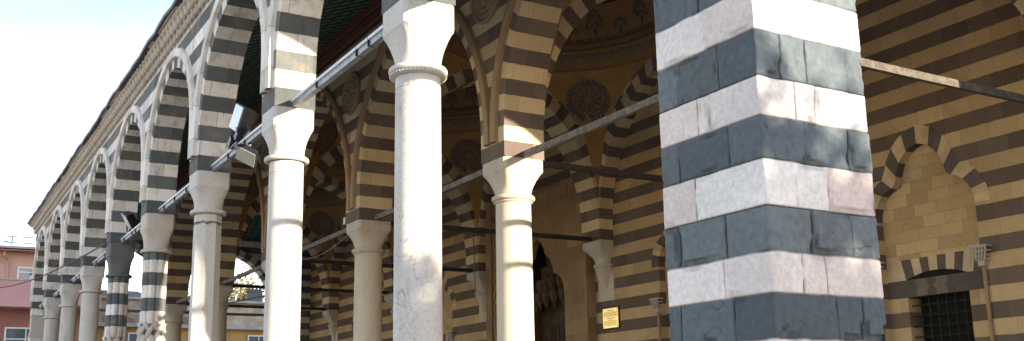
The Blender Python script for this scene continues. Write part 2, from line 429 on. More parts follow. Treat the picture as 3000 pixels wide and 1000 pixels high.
# ------------------------------------------------------------------ striped corner piers
LIGHT = [(.69, .61, .575), (.66, .575, .54), (.73, .70, .67), (.66, .555, .515), (.71, .655, .625)]
DARK = [(.098, .118, .134), (.128, .148, .158), (.084, .102, .118), (.112, .132, .142)]
def pier_mesh(w, rows, ztop, zbot, res, joints, seed, fine=True):
    """a closed shaft of ashlar blocks, rounded arrises, sunk joints, chipped edges"""
    rnd = random.Random(seed); mb = MB(); per = 4 * w; ns = int(per / res); h = w / 2
    def noise2(a, b, k):
        from mathutils import noise
        return noise.noise(Vector((a * k, b * k, seed)))
    def base(sv):
        sv %= per; k = int(sv // w); t = sv - k * w
        P = [(-h + t, -h), (h, -h + t), (h - t, h), (-h, h - t)][k]
        N = [(0, -1), (1, 0), (0, 1), (-1, 0)][k]
        dc = min(t, w - t); return P, N, dc, k
    zs = [zbot]
    while zs[-1] < ztop - 1e-6:
        zs.append(min(ztop, zs[-1] + (res if -.1 < zs[-1] < 2.7 else res * 4)))
    def course(z):
        for k in range(len(rows) - 1):
            if rows[k + 1] <= z < rows[k]: return k
        return len(rows) - 2 if z < rows[-1] else 0
    cols = {}
    def info(sv, z):
        k = course(z); js = joints(k); sv %= per
        b = 0; dj = 9.
        for j, x in enumerate(js):
            if sv >= x: b = j + 1
            dj = min(dj, abs(sv - x))
        dz = min(abs(z - rows[k]), abs(z - rows[min(k + 1, len(rows) - 1)]))
        key = (k, b % max(1, len(js)))
        if key not in cols: cols[key] = (rnd.choice(DARK if rows_dark(k) else LIGHT), rnd.uniform(.86, 1.1), rnd.uniform(-.004, .004))
        return k, key, dj, dz
    V = []; C = []
    for z in zs:
        rv = []; rc = []
        for i in range(ns):
            sv = per * i / ns
            (x, y), N, dc, fk = base(sv)
            k, key, dj, dz = info(sv, z)
            c, br, off = cols[key]
            wob = noise2(sv, z, 9.) * .004
            wide = .0048 if rows_dark(k) else .0034
            e = min(dj - wide * .4 + wob, dz - .002 + wob * .6)
            d = off + noise2(sv, z + 4, 26.) * (.0045 if rows_dark(k) else .002) + noise2(sv, z + 9, 5.) * .003
            if e < wide: d -= (.011 if dj < dz else .006) * (1 - max(e, 0) / wide)
            chip = noise2(sv * .8, z + 20, 4.3)
            if min(dj, dz, dc) < .035 and chip > .22: d -= (.02 if rows_dark(k) else .009) * min(1, (chip - .22) * 6); br *= 1 - .25 * min(1, (chip - .22) * 6)
            nx, ny = N
            if rows_dark(k):
                cr = abs(noise2(sv, z + 31, 6.5)); ms = noise2(sv, z + 47, 2.6)
                if cr < .012 and ms > .3: d -= .006; br *= .6
                br *= 1 + .16 * noise2(sv, z + 70, 22.)
            else:
                br *= 1 + .10 * noise2(sv, z + 60, 30.)
            if dc < .02: # round the arris
                f = 1 - dc / .02; d -= f * f * .006
            rv.append((x + nx * d, y + ny * d, z))
            sh = br * (1 - .75 * max(0., min(1., 1 - e / (wide * .9)))) if e < wide * .9 else br
            rc.append(tuple(q * sh for q in c))
        V.append(rv); C.append(rc)
    for a in range(len(zs) - 1):
        for i in range(ns):
            j = (i + 1) % ns
            mb.poly([V[a][i], V[a][j], V[a + 1][j], V[a + 1][i]], None, 0, [C[a][i], C[a][j], C[a + 1][j], C[a + 1][i]])
    return mb
# measured courses of the near pier, top to bottom; the course under 2.029 is light above / dark below
ROWS = [3.93, 3.70, 3.46, 3.22, 2.98, 2.745, 2.505, 2.275, 2.029, 1.758, 1.536, 1.293, 1.0415, .795, .574, .338, .09, -.15, -.39, -.63, -.87, -1.11, -1.35, -1.6]
rows_dark = lambda k: (k % 2) == 0
JO = {7: ([.52], [.34]), 8: ([.22, .64], [.22, .44, .83]), 9: ([.41, .52], [.32, .51]), 10: ([.2, .70], [.38, .79]), 11: ([.35], [.27, .56]),
      12: ([.14, .62], [.39, .74]), 13: ([.58], [.27, .48]), 14: ([.13, .65], [.55, .79]), 15: ([.3, .62], [.3, .6])}
PW = .855
def near_joints(k):
    l, r = JO.get(k, ([.3, .7], [.35, .72]) if k % 2 else ([.48], [.3, .62]))
    extra = [2.4, 2.8] if k % 2 else [2.5, 3.3]
    return [x * PW for x in l] + ([PW + .002] if False else []) + [PW + x * PW for x in r] + [PW * e for e in extra]
pierB = thing('corner_pier', 'big square corner pier of pale pinkish and blue grey stone courses, nearest in the photo', 'pier', (AX[0], YO0 + PW / 2, -LIFT))
pm = pier_mesh(PW, ROWS, 3.93, -1.6, .008, near_joints, 3)
pm.v = [(x + AX[0], y + YO0 + PW / 2, z) for x, y, z in pm.v]
pm.build('shaft', 'pier', pierB, smooth=70)
pb = MB(); pb.box(AX[0] - .5, AX[0] + .5, YO0 - .07, YO0 + PW + .07, -LIFT, -1.35); pb.build('base', 'basalt', pierB)
pierF = thing('end_pier', 'far end striped pier of the outer arcade, beside the pink building', 'pier', (AX[9], YO0 + .275, -LIFT))
fm = MB(); f0, f1, g0, g1 = AX[9] - .28, AX[9] + .28, YO0 + .004, YO0 + .545
fm.box(f0, f1, g0, g1, -LIFT, 2.9, 0, ZI); fm.box(f0, f1, g0, g1, 3.66, ZI - .002, 0, ZI)
fm.build('shaft', 'outer', pierF)
fc = MB(); fc.box(f0 + .02, f1 + .01, g0 + .01, g1 - .01, 3.08, 3.66); fc.box(f0 - .04, f1 + .04, g0 - .03, g1 + .03, 2.9, 2.97); fc.box(f0 - .02, f1 + .02, g0 - .01, g1 + .01, 2.97, 3.08)
fc.build('capital', 'lime', pierF)
fk = MB(); fk.box(f0 - .12, f0, YO0 + .1, YO0 + .4, ZI - .15, ZI + .02); fk.build('bracket', 'lime', pierF)

# ------------------------------------------------------------------ columns
def capital(mb, hx, hy, ztop, zimp, zneck, rneck, n=48, m=0):
    """square impost, then a concave bell turning from square to round"""
    def ring(ax, ay, z, k):
        out = []
        for i in range(n):
            a = 2 * pi * (i + .5) / n; cx, cy = cos(a), sin(a)
            q = max(abs(cx), abs(cy)); sq = (cx / q, cy / q)
            # chamfered square to circle
            out.append((ax * (sq[0] * (1 - k) + cx * k), ay * (sq[1] * (1 - k) + cy * k), z))
        return out
    R = [ring(hx, hy, ztop, 0), ring(hx, hy, zimp + .012, 0), ring(hx - .006, hy - .006, zimp + .004, 0), ring(hx, hy, zimp - .004, .0)]
    for j in range(1, 11):
        t = j / 10; f = (1 - t) ** 2.0 * .85 + (1 - t) * .15
        R.append(ring(rneck + (hx - rneck) * f, rneck + (hy - rneck) * f, zimp + (zneck - zimp) * t, min(1, .05 + 1.05 * t ** .9)))
    mb.rings(R, None, m, True)
def torus_prof(r, z, a, n=8): return [(r + a * cos(t), z + a * sin(t)) for t in [-pi / 2 + pi * k / n for k in range(n + 1)]]
def outer_column(label, x, y, facets=28, beads=False, mat='marble2', capmat='marble2', group='plain columns of the outer arcade', crack=False):
    t = thing('column', label, 'column', (x, y, -LIFT), group)
    b = MB(); capital(b, .283, .274, ZI - .002, 3.665, 3.31, .225)
    b.v = [(p[0] + x, p[1] + y, p[2]) for p in b.v]
    b.build('capital', capmat, t, smooth=35)
    b = MB(); b.lathe([(.2, 3.318)] + torus_prof(.255, 3.275, .037) + [(.2, 3.232)], x, y, 40); b.build('neck_ring', capmat, t, smooth=60)
    if beads:
        bb = MB()
        for k in range(44):
            a = 2 * pi * k / 44; bb.rings([[(x + (.272 + .014 * sin(f) * cos(e)) * cos(a) - .014 * sin(f) * sin(e) * sin(a), y + (.272 + .014 * sin(f) * cos(e)) * sin(a) + .014 * sin(f) * sin(e) * cos(a), 3.226 + .014 * cos(f)) for e in [2 * pi * q / 6 for q in range(6)]] for f in [pi * (.05 + .9 * h / 4) for h in range(5)]])
        bb.lathe([(.24, 3.245), (.266, 3.238), (.262, 3.212), (.235, 3.205)], x, y, 40)
        bb.build('bead_ring', capmat, t, smooth=60)
    s = MB()
    pr = [(.222, 3.236), (.224, 3.09), (.2185, 3.086), (.2185, 3.08), (.2235, 3.076)] + [(.2235 + .012 * k / 8, 3.07 - 4.3 * k / 8) for k in range(1, 9)]
    s.lathe(pr, x, y, facets, phase=pi / 8 if facets == 8 else 0); s.build('shaft', mat, t, smooth=30)
    if crack:
        ck = MB(); ck.rings([[(x + (.2245 + .004) * cos(2 * pi * i / 40) , y + (.2285) * sin(2 * pi * i / 40), z0 + .022 * sin(i * 1.1) * (1 if z0 < 3.1 else .3) - .008 * (i % 3)) for i in range(40)] for z0 in (3.085, 3.115)], None, 0, False); ck.build('cracked_joint', 'basalt', t)
    bs = MB(); bs.lathe([(.36, -1.6), (.36, -1.48), (.33, -1.46), (.33, -1.40), (.28, -1.36), (.245, -1.30), (.23, -1.28)], x, y, 32); bs.build('base', 'basalt', t, smooth=40)
    return t
col1 = outer_column('veined white marble column with a bead ring, nearest the big striped pier', AX[1], YOC, beads=True, mat='marble')
col2 = outer_column('sunlit white column second from the big striped pier, floodlights on the rod to its left', AX[2], YOC)
col3 = outer_column('eight-sided pale column with a dark cracked joint under its ring', AX[3], YOC, facets=8, crack=True)
for k, lab in ((6, 'plain pale column just beyond the knotted column with the dark capital'), (7, 'pale column second beyond the dark-capital column, a rod end at its capital'), (8, 'farthest plain pale column, next to the far end pier')):
    dup(col2, (AX[k], YOC, -LIFT), lab)
for x, y, lab in ((AX[0], WY[0], 'first side column of the near end wing'), (AX[0], WY[1], 'second side column of the near end wing'), (AX[9], WY[0], 'first side column of the far end wing'), (AX[9], WY[1], 'second side column of the far end wing, by the prayer hall')):
    dup(col2, (x, y, -LIFT), lab)

def knotted_column(label, x, y, capmat, zk, ph):
    t = thing('knotted_column', label, 'column', (x, y, -LIFT), 'knotted striped columns')
    b = MB(); capital(b, .283, .274, ZI - .002, 3.62, 3.24, .235); b.v = [(p[0] + x, p[1] + y, p[2]) for p in b.v]; b.build('capital', capmat, t, smooth=35)
    b = MB(); b.lathe([(.2, 3.24)] + torus_prof(.262, 3.2, .036) + [(.2, 3.16)], x, y, 40); b.build('neck_ring', capmat, t, smooth=60)
    s = MB(); n = 96; rs = []; uv = []
    for z in (3.17, 2.9, 2.6, 2.3, 2., zk, -.2, -1.35):
        rs.append([]); uv.append([])
        for i in range(n + 1):
            a = 2 * pi * i / n; u = (a * 8 / (2 * pi)) % 1.
            r = .185 + .052 * sqrt(max(0, 1 - (2 * u - 1) ** 2)) - (.03 if z < zk - .1 else 0)
            if i < n: rs[-1].append((x + r * cos(a), y + r * sin(a), z))
            uv[-1].append((i * .31 / 12, z - 3.02 + ph))
    s.rings(rs, uv); s.build('shaft', 'outer', t, smooth=30)
    k = MB()
    for j in range(8):
        for sg in (1, -1):
            pts = []
            for q in range(49):
                z = zk + .03 - q / 48 * 1.5; a = 2 * pi * j / 8 + sg * (q / 48) * 1.5 * 2.1
                r = .205 + .028 * cos(q / 48 * 1.5 * 2.1 * 8 + (0 if sg > 0 else pi))
                pts.append((x + r * cos(a), y + r * sin(a), z))
            k.tube(pts, .046, 8)
    k.build('knot', 'lime', t, smooth=60)
    bs = MB(); bs.lathe([(.38, -1.6), (.38, -1.45), (.3, -1.4), (.26, -1.3)], x, y, 32); bs.build('base', 'basalt', t, smooth=40)
    return t
knotted_column('striped clustered column with pale capital and carved knots, half in sun', AX[4], YOC, 'lime', 1.76, 0.)
knotted_column('striped clustered column with a dark basalt capital, lamp on its rod', AX[5], YOC, 'basalt', 1.76, -.02)

def inner_column(label, x):
    t = thing('portico_column', label, 'column', (x, YIC, -LIFT), 'columns of the inner portico')
    b = MB(); capital(b, .378, .37, ZI - .002, 3.735, 3.37, .29); b.v = [(p[0] + x, p[1] + YIC, p[2]) for p in b.v]; b.build('capital', 'limein', t, smooth=35)
    b = MB(); b.lathe([(.28, 3.375)] + torus_prof(.31, 3.325, .043) + torus_prof(.295, 3.262, .018) + [(.28, 3.24)], x, YIC, 40); b.build('neck_ring', 'limein', t, smooth=60)
    s = MB(); s.lathe([(.285, 3.245)] + [(.285 + .02 * k / 8, 3.24 - 4.5 * k / 8) for k in range(1, 9)], x, YIC, 40); s.build('shaft', 'limein', t, smooth=40)
    bs = MB(); bs.lathe([(.45, -1.6), (.45, -1.46), (.38, -1.4), (.32, -1.3), (.3, -1.26)], x, YIC, 32); bs.build('base', 'basalt', t, smooth=40)
    return t
ci = inner_column('sunlit inner column with two curved shadow bands, left of the big striped pier', CX[1])
for k, lab in ((0, 'inner column hidden behind the big striped corner pier'), (2, 'shaded tan inner column between the second and first white outer columns'), (3, 'inner column hidden behind the sunlit white outer column'),
               (4, 'dim inner column with sky behind, just right of the eight-sided column'), (5, 'last dim inner column, between the knotted and the eight-sided columns')):
    dup(ci, (CX[k], YIC, -LIFT), lab)

# ------------------------------------------------------------------ inner arcade with its carved roundels
inner = thing('inner_arcade', 'inner arcade of five wide striped pointed arches with brown mouldings', 'arcade', (-22.9, YIC, -LIFT))
iw = MB(); ZTI = 8.3
HW = 2.63
for i in range(5):
    c = (CX[i] + CX[i + 1]) / 2; lim = (PI_ / 2, PI_ / 2)
    if i == 0: lim = (PI_ / 2, PI_ / 2 + .38)
    if i == 4: lim = (PI_ / 2 + .38, PI_ / 2)
    arch_bay(mx(c, YI0), HW, 4.35, .6, YI1 - YI0, .3, lim, ZTI, inner, (HW + .36, 4.35, .6, .165, .09, 4.2), iw, 'inner', 'trimin')
iw.box(CX[5] - .38, CX[0] + .38, YI0 + .02, YI1 - .02, ZTI - .01, 9.3, 0, ZI)
for x in (CX[0] + .378, CX[5] - .378):
    iw.poly([(x, YI0, ZI), (x, YI1, ZI), (x, YI1, ZTI), (x, YI0, ZTI)], [(0, 0), (.74, 0), (.74, ZTI - ZI), (0, ZTI - ZI)])
iw.build('spandrel_wall', 'inner', inner)
for k in range(1, 5):
    d = MB(); cx_, cz = CX[k] - .1, 6.78; R = .47; rs = []
    for rr, dp in ((R, .0), (R, -.05), (R * .93, -.07), (R * .86, -.05), (R * .80, -.03), (R * .74, -.055), (R * .6, -.03), (R * .5, -.06), (R * .36, -.03), (R * .25, -.06), (.02, -.05)):
        rs.append([(cx_ + rr * cos(a) * (1 + .03 * sin(8 * a) * (rr < R * .8)), YI0 + dp - .012 * (1 + sin(12 * a)) * (rr < R * .8), cz + rr * sin(a)) for a in [2 * pi * i / 60 for i in range(60)]])
    d.rings(rs, None, 0, False); d.build('carved_roundel', 'trimin', inner, smooth=40)
def cross_arch(k):
    lo, hi = YI1 + .012, 13.955
    c = (lo + hi) / 2; w = (hi - lo) / 2; wm = MB()
    t = thing('cross_arch', 'striped arch across the portico %s' % ('hidden behind the corner pier', 'springing from the sunlit inner column', 'just right of the prayer hall portal', 'just left of the prayer hall portal', 'seen between the shaded inner column and the bright white one', 'at the far end, open to the far wing')[k], 'arch', (CX[k], c, ZI), 'cross arches of the inner portico')
    arch_bay(my(c, CX[k] + .37, -1), w, 4.35, .6, .74, .3, (w - .001, w + .37), 7.9, t, None, wm, 'inner')
    wm.build('spandrel_wall', 'inner', t)
for k in range(6): cross_arch(k)

# ------------------------------------------------------------------ domes on pendentives
OC = (.42, .25, .10)
def dome_paint(th, h):
    u = th * 24 / (2 * pi); f = u % 1.; big = int(u) % 2 == 0
    if h < .035: return (.30, .19, .09)
    if h < .055: return (.20, .04, .03)
    if h < .10:
        return (.085, .075, .12) if (u * 6) % 1 < .6 else (.36, .21, .09)
    top = .40 if big else .28; c0 = .09
    if h < top:
        v = (h - c0) / (top - c0); wdt = (.40 if big else .34) * (sin(pi * min(1, v * .95 + .05)) ** .7 * (1 - .3 * v) if v > .3 else .10 + .25 * v)
        x = abs(f - .5)
        if x < wdt:
            if x > wdt - .06: return (.07, .065, .13)
            if (v * 4 + x * 3) % 1 < .25: return (.085, .08, .15)
            return (.36, .21, .09) if (v * 6 - x * 3) % 1 < .6 else (.22, .18, .12)
    return OC
def mute(c, k=.38): return tuple(c[i] * (1 - k) + (.24, .15, .075)[i] * k for i in range(3))
def ring_paint(th, h):
    u = th * 56 / (2 * pi); f = abs((u % 1.) - .5) * 2
    if h > .9 or h < .06: return (.20, .16, .10)
    e = h - (.35 + .45 * sqrt(max(0, 1 - f * f)))
    if abs(e) < .09 or f > .86: return (.17, .19, .19)
    return (.38, .23, .10) if e < 0 else (.32, .20, .10)
def bay_dome(label, cx):
    cy = (YI1 + 13.98) / 2; sx, sy = 2.64, 2.69; zc = 5.08; H = 2.66
    t = thing('portico_dome', label, 'dome', (cx, cy, zc + H), 'domes of the inner portico')
    p = MB(); N = 20
    def pt(u, v): return (cx + u * sx, cy + v * sy, zc + H * sqrt(max(0, 2 - u * u - v * v)))
    for su in (-1, 1):
        for sv in (-1, 1):
            for i in range(N):      # between the circle and the corner
                for j in range(8):
                    q = []
                    for a, b in ((i, j), (i + 1, j), (i + 1, j + 1), (i, j + 1)):
                        an = pi / 2 * a / N; c0, s0 = cos(an), sin(an); mxx = max(c0, s0)
                        r = 1 + (1 / mxx - 1) * b / 8
                        q.append(pt(su * r * c0, sv * r * s0))
                    p.poly(q)
    p.build('pendentive', 'plaster', t, smooth=40)
    r = MB(); n = 336
    pr = [(1.0, .0), (.99, .02), (.995, .05), (.965, .40), (.945, .42), (.925, .45), (.90, .46), (.90, .50)]
    for j in range(len(pr) - 1):
        sub = 8 if j == 2 else 1
        for q in range(sub):
            for i in range(n):
                P = []; cc = None
                for a, b in ((i, q), (i + 1, q), (i + 1, q + 1), (i, q + 1)):
                    f = b / sub; rr = pr[j][0] + (pr[j + 1][0] - pr[j][0]) * f; zz = pr[j][1] + (pr[j + 1][1] - pr[j][1]) * f; th = 2 * pi * a / n
                    P.append((cx + sx * rr * cos(th), cy + sy * rr * sin(th), zc + H + zz))
                cc = ring_paint(2 * pi * (i + .5) / n, (q + .5) / sub) if j == 2 else ((.33, .20, .09) if j != 5 else (.10, .06, .04))
                r.poly(P, None, 0, mute(cc, .25))
    r.build('dome_ring', 'paint', t)
    d = MB(); n = 352; hs = [k / 30 * .55 for k in range(31)] + [.55 + (pi / 2 - .56) * k / 8 for k in range(1, 9)]
    for a in range(len(hs) - 1):
        for i in range(n):
            P = []
            for e, b in ((i, a), (i + 1, a), (i + 1, a + 1), (i, a + 1)):
                th = 2 * pi * e / n; P.append((cx + sx * .90 * cos(hs[b]) * cos(th), cy + sy * .90 * cos(hs[b]) * sin(th), zc + H + .50 + 2.2 * sin(hs[b])))
            d.poly(P, None, 0, mute(dome_paint(2 * pi * (i + .5) / n, (hs[a] + hs[a + 1]) / 2), .3))
    d.build('dome_shell', 'paint', t, smooth=60)
    # painted roundel on each pendentive
    for su in (-1, 1):
        for sv in (-1, 1):
            g = MB(); c3 = Vector(pt(su * .845, sv * .81)); ctr = Vector((cx, cy, zc)); nrm = (c3 - ctr).normalized()
            e1 = Vector((0, 0, 1)).cross(nrm).normalized(); e2 = nrm.cross(e1)
            n = 96; R = .52
            def col(r, a):
                if r > .86: return (.055, .055, .12) if (a * 36 / (2 * pi)) % 1 < .62 else OC
                if r > .78: return (.05, .05, .12)
                if r > .72: return (.30, .18, .08)
                for k in range(6):
                    b = k * pi / 3 + pi / 6; dx = r * cos(a) - .47 * cos(b); dy = r * sin(a) - .47 * sin(b); q = sqrt(dx * dx + dy * dy)
                    if q < .1: return (.16, .05, .03)
                    if q < .17: return (.36, .22, .07)
                    if q < .21: return (.05, .05, .13)
                    b2 = k * pi / 3; dx = r * cos(a) - .58 * cos(b2); dy = r * sin(a) - .58 * sin(b2); q2 = sqrt(dx * dx + dy * dy)
                    if q2 < .07: return (.26, .06, .04)
                if r < .13: return (.33, .19, .06)
                return (.05, .05, .13) if abs(((a * 6 / (2 * pi)) % 1) - .5) < .06 + .05 * sin(r * 30) else (.13, .15, .09)
            ra = [k / 22 for k in range(23)]
            for k in range(22):
                for i in range(n):
                    P = []
                    for rr, aa in ((ra[k], i), (ra[k], i + 1), (ra[k + 1], i + 1), (ra[k + 1], i)):
                        an = 2 * pi * aa / n; sc = 1 + (.05 if (k + 1 == 22 and rr == 1 and (aa // 2) % 2) else 0)
                        v = c3 + e1 * (R * rr * sc * cos(an)) + e2 * (R * rr * sc * sin(an)) - ctr
                        u_, v_ = v.x / sx, v.y / sy; w_ = v.z / H; L = sqrt(2 / (u_ * u_ + v_ * v_ + w_ * w_))
                        P.append(ctr + Vector((v.x * L, v.y * L, v.z * L)) - nrm * .012)
                    if k == 0: P = P[1:] if (Vector(P[0]) - Vector(P[1])).length < 1e-6 else P
                    g.poly(P, None, 0, mute(col((ra[k] + ra[k + 1]) / 2, 2 * pi * (i + .5) / n)))
            g.build('painted_roundel', 'paint', t)
    return t
BX = [(CX[i] + CX[i + 1]) / 2 for i in range(5)]
d0 = bay_dome('painted dome with blue roundels between the big striped pier and the sunlit inner column', BX[1])
zc_ = 5.08 + 2.66
for k, lab in ((0, 'painted dome over the bay nearest the big striped pier'), (2, 'painted dome in front of the prayer hall portal'), (3, 'painted dome over the bay just past the portal'), (4, 'painted dome over the farthest portico bay')):
    dup(d0, (BX[k], (YI1 + 13.98) / 2, zc_), lab)

# ------------------------------------------------------------------ facade of the prayer hall
hall = thing('prayer_hall', 'prayer hall with a facade of dark and tan stone courses behind the portico', 'mosque', (-22.9, YW, -LIFT))
WB = 2.26                        # a dark course starts here
def resample(pl, n):
    L = [0]
    for a, b in zip(pl, pl[1:]): L.append(L[-1] + math.dist(a, b))
    out = []
    for k in range(n + 1):
        t = L[-1] * k / n; i = max(j for j in range(len(L)) if L[j] <= t + 1e-9); i = min(i, len(pl) - 2)
        f = (t - L[i]) / (L[i + 1] - L[i]); out.append((pl[i][0] + (pl[i + 1][0] - pl[i][0]) * f, pl[i][1] + (pl[i + 1][1] - pl[i][1]) * f))
    return out
INTR = [(.97, 3.08), (.96, 3.2), (.91, 3.36), (.82, 3.49), (.68, 3.58), (.52, 3.63), (.49, 3.72), (.46, 3.86), (.39, 4.01), (.27, 4.15), (.13, 4.235), (0, 4.27)]
EXTR = [(1.23, 3.08), (1.22, 3.28), (1.15, 3.47), (1.03, 3.62), (.88, 3.73), (.735, 3.80), (.70, 3.93), (.65, 4.08), (.53, 4.29), (.35, 4.46), (.16, 4.55), (0, 4.575)]
ZF = -1.3
fw = MB()
def wq(mb, x0, x1, z0, z1, y=YW):
    mb.poly([(x0, y, z0), (x1, y, z0), (x1, y, z1), (x0, y, z1)], [(x0, z0 - WB), (x1, z0 - WB), (x1, z1 - WB), (x0, z1 - WB)])
def hole(mb, cx, out, x0, x1, z0, ztop, y=YW, uvm=WB):
    """wall round an opening whose half outline climbs steadily: out = [(half width, z)...] from z0 to apex"""
    for sg, xe in ((1, x1), (-1, x0)):
        for a, b in zip(out, out[1:]):
            q = [(cx + sg * a[0], a[1]), (xe, a[1]), (xe, b[1]), (cx + sg * b[0], b[1])]
            mb.poly([(x, y, z) for x, z in q], [(x, z - uvm) for x, z in q])
    za = out[-1][1]
    q = [(x0, za), (x1, za), (x1, ztop), (x0, ztop)]; mb.poly([(x, y, z) for x, z in q], [(x, z - uvm) for x, z in q])
WTOP = 8.3
nout = [(.97, ZF), (.97, 3.08), (1.23, 3.0801)] + EXTR[1:]
for i in (0, 1, 3, 4):
    hole(fw, BX[i], nout, BX[i] - PI_ / 2, BX[i] + PI_ / 2, ZF, WTOP)
PX0, PX1 = -25.35, -20.32
wq(fw, CX[3], PX0, ZF, WTOP); wq(fw, PX1, CX[2], ZF, WTOP); wq(fw, PX0, PX1, 5.75, WTOP)
wq(fw, CX[0], CX[0] + .7, ZF, WTOP); wq(fw, CX[5] - .7, CX[5], ZF, WTOP)
fw.build('facade_wall', 'wall', hall)
hb = MB(); x0, x1 = CX[5] - .7, CX[0] + .7
hb.box(x0, x1, YW + .9, YW + 17, -LIFT, 13.2, 0, WB); hb.box(x0 - .02, x1 + .02, YW - .4, YW + .9, WTOP, 8.9, 0, WB)
for x in (x0, x1): hb.box(x - .03, x + .03, YW, YW + 1, -LIFT, WTOP, 0, WB)
hb.box(x0 + .03, x1 - .03, YW + .02, YW + .9, -LIFT, ZF, 0, WB)
hb.box(AX[9] - .27, x0 - .035, YW + .004, YW + .9, -LIFT, 9.1, 0, WB); hb.box(x1 + .035, AX[0] + .3, YW + .004, YW + .9, -LIFT, 9.1, 0, WB)
hb.build('hall_wall', 'wall', hall)
hd = MB(); hd.lathe([(8.4, 13.19), (8.4, 14.4), (8.0, 14.5)] + [(8.0 * cos(t), 14.5 + 5.6 * sin(t)) for t in [pi / 2 * k / 14 for k in range(1, 14)]] + [(.02, 20.12)], -22.9, YW + 8.8, 48); hd.build('hall_dome', 'lead', hall, smooth=40)
# blind wall arches
for i in range(5):
    wm = MB(); a = arch_bay(mx(BX[i], 13.97), HW, 4.35, .6, YW - 13.97, .3, (PI_ / 2 - .001, PI_ / 2 - .001), 7.9, hall, None, wm, 'inner', back=False)
    a.name = 'wall_arch'; wm.build('wall_arch_spandrel', 'inner', hall)

def window_niche(label, cx):
    t = thing('window_niche', label, 'window', (cx, YW, ZF), 'trefoil window niches of the facade')
    rec = .17; yb = YW + rec
    i14, e14 = resample(INTR, 14), resample(EXTR, 14)
    v = MB()
    for sg in (1, -1):
        for k in range(14):
            dark = ((13 - k) // 2 + (0 if sg > 0 else 1)) % 2 == 1
            y = YW - .004
            rr = random.Random(k + (20 if sg > 0 else 0)).uniform(.85, 1.12); c = tuple(x * rr for x in ((.13, .10, .088) if dark else (.60, .45, .26)))
            A, B, C_, D = i14[k], i14[k + 1], e14[k + 1], e14[k]
            v.poly([(cx + sg * p[0], y, p[1]) for p in (A, B, C_, D)], None, 0, c)
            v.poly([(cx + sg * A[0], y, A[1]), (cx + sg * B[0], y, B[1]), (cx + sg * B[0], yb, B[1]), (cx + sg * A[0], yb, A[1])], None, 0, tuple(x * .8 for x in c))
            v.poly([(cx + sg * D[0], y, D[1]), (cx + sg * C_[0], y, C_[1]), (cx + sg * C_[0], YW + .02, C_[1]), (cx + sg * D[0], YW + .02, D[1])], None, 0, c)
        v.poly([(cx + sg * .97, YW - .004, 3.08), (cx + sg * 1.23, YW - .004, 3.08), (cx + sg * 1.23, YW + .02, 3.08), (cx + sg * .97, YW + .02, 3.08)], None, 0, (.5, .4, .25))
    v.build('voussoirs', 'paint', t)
    j = MB()
    for sg in (1, -1):
        j.poly([(cx + sg * .97, YW, ZF), (cx + sg * .97, YW, 3.08), (cx + sg * .97, yb, 3.08), (cx + sg * .97, yb, ZF)], [(0, ZF - WB), (0, 3.08 - WB), (rec, 3.08 - WB), (rec, ZF - WB)])
    j.build('jamb', 'wall', t)
    p = MB(); pl = [(.97, 2.38), (.97, 3.08)] + INTR[1:]
    for a, b in zip(pl, pl[1:]):
        q = [(cx - a[0], a[1]), (cx + a[0], a[1]), (cx + b[0], b[1]), (cx - b[0], b[1])]; p.poly([(x, yb, z) for x, z in q], [(x - cx, z) for x, z in q])
    p.build('tympanum', 'tanwall', t)
    # flat arch of alternating voussoirs over a slit, joggled lintel, window with grille
    f = MB(); xs = [-.97, -.59, -.415, -.26, -.11, .045, .20, .35, .50, .69, .97]
    def cyc(x): return 2.035 + .11 * max(0, 1 - (x / .58) ** 2)
    for k in range(10):
        a, b = xs[k], xs[k + 1]; n = 4; dark = k % 2 == 1
        sp = .07
        for q in range(n):
            u0, u1 = a + (b - a) * q / n, a + (b - a) * (q + 1) / n
            top = lambda u: u * (1.12 if abs(u) < .9 else 1)
            c = (.13, .10, .088) if dark else (.60, .47, .30); c = tuple(x * (.95 + .1 * random.random() if q == 0 else 1) for x in c)
            if k in (0, 9): P = [(u0, 2.035), (u1, 2.035 if abs(u1) > .6 or k else cyc(u1)), (u1 if abs(u1) > .9 or q < n - 1 else u1, 2.38), (u0, 2.38)]; P = [(u0, 2.035), (u1, 2.035), (u1 if (k == 9) or u1 < -.6 else u1 * 1.12, 2.38), (u0 if (k == 0) or u0 > .7 else u0 * 1.12, 2.38)]
            else: P = [(u0, cyc(u0)), (u1, cyc(u1)), (u1 * 1.12, 2.38), (u0 * 1.12, 2.38)]
            f.poly([(cx + x, yb - .012, z) for x, z in P], None, 0, c)
    f.build('flat_arch', 'paint', t)
    sl = MB(); sl.box(cx - .62, cx + .62, yb + .001, yb + .05, 2.03, 2.16); sl.build('relieving_slit', 'void', t)
    li = MB(); li.box(cx - .97, cx + .97, yb - .013, yb + .3, 1.74, 2.034, 0, 0, (.105, .085, .075))
    for k, xx in enumerate((-.30, .10)):
        nn = 18; Lp = []
        for side in (-1, 1):
            e = []
            for q in range(nn + 1):
                z = 1.745 + .285 * q / nn; tt = q / nn
                bul = .055 * (math.exp(-((tt - .5) / .13) ** 2)) * (1 if (k + (side > 0)) % 2 else -1)
                e.append((cx + xx + side * .11 + side * bul, z))
            Lp.append(e)
        for q in range(nn): li.poly([(x, yb - .016, z) for x, z in (Lp[0][q], Lp[1][q], Lp[1][q + 1], Lp[0][q + 1])], None, 0, (.19, .145, .115))
    li.build('lintel', 'paint', t)
    jb = MB()
    for sg in (1, -1):
        a, b = sorted((cx + sg * .585, cx + sg * .97)); jb.box(a, b, yb - .012, yb + .3, ZF, 1.739, 0, WB)
    jb.build('window_jamb', 'wall', t)
    vo = MB(); vo.box(cx - .58, cx + .58, yb + .28, yb + .3, -.6, 1.739); vo.build('window_dark_backing', 'void', t)  # near-black panel, the darkness behind the grille put into its colour
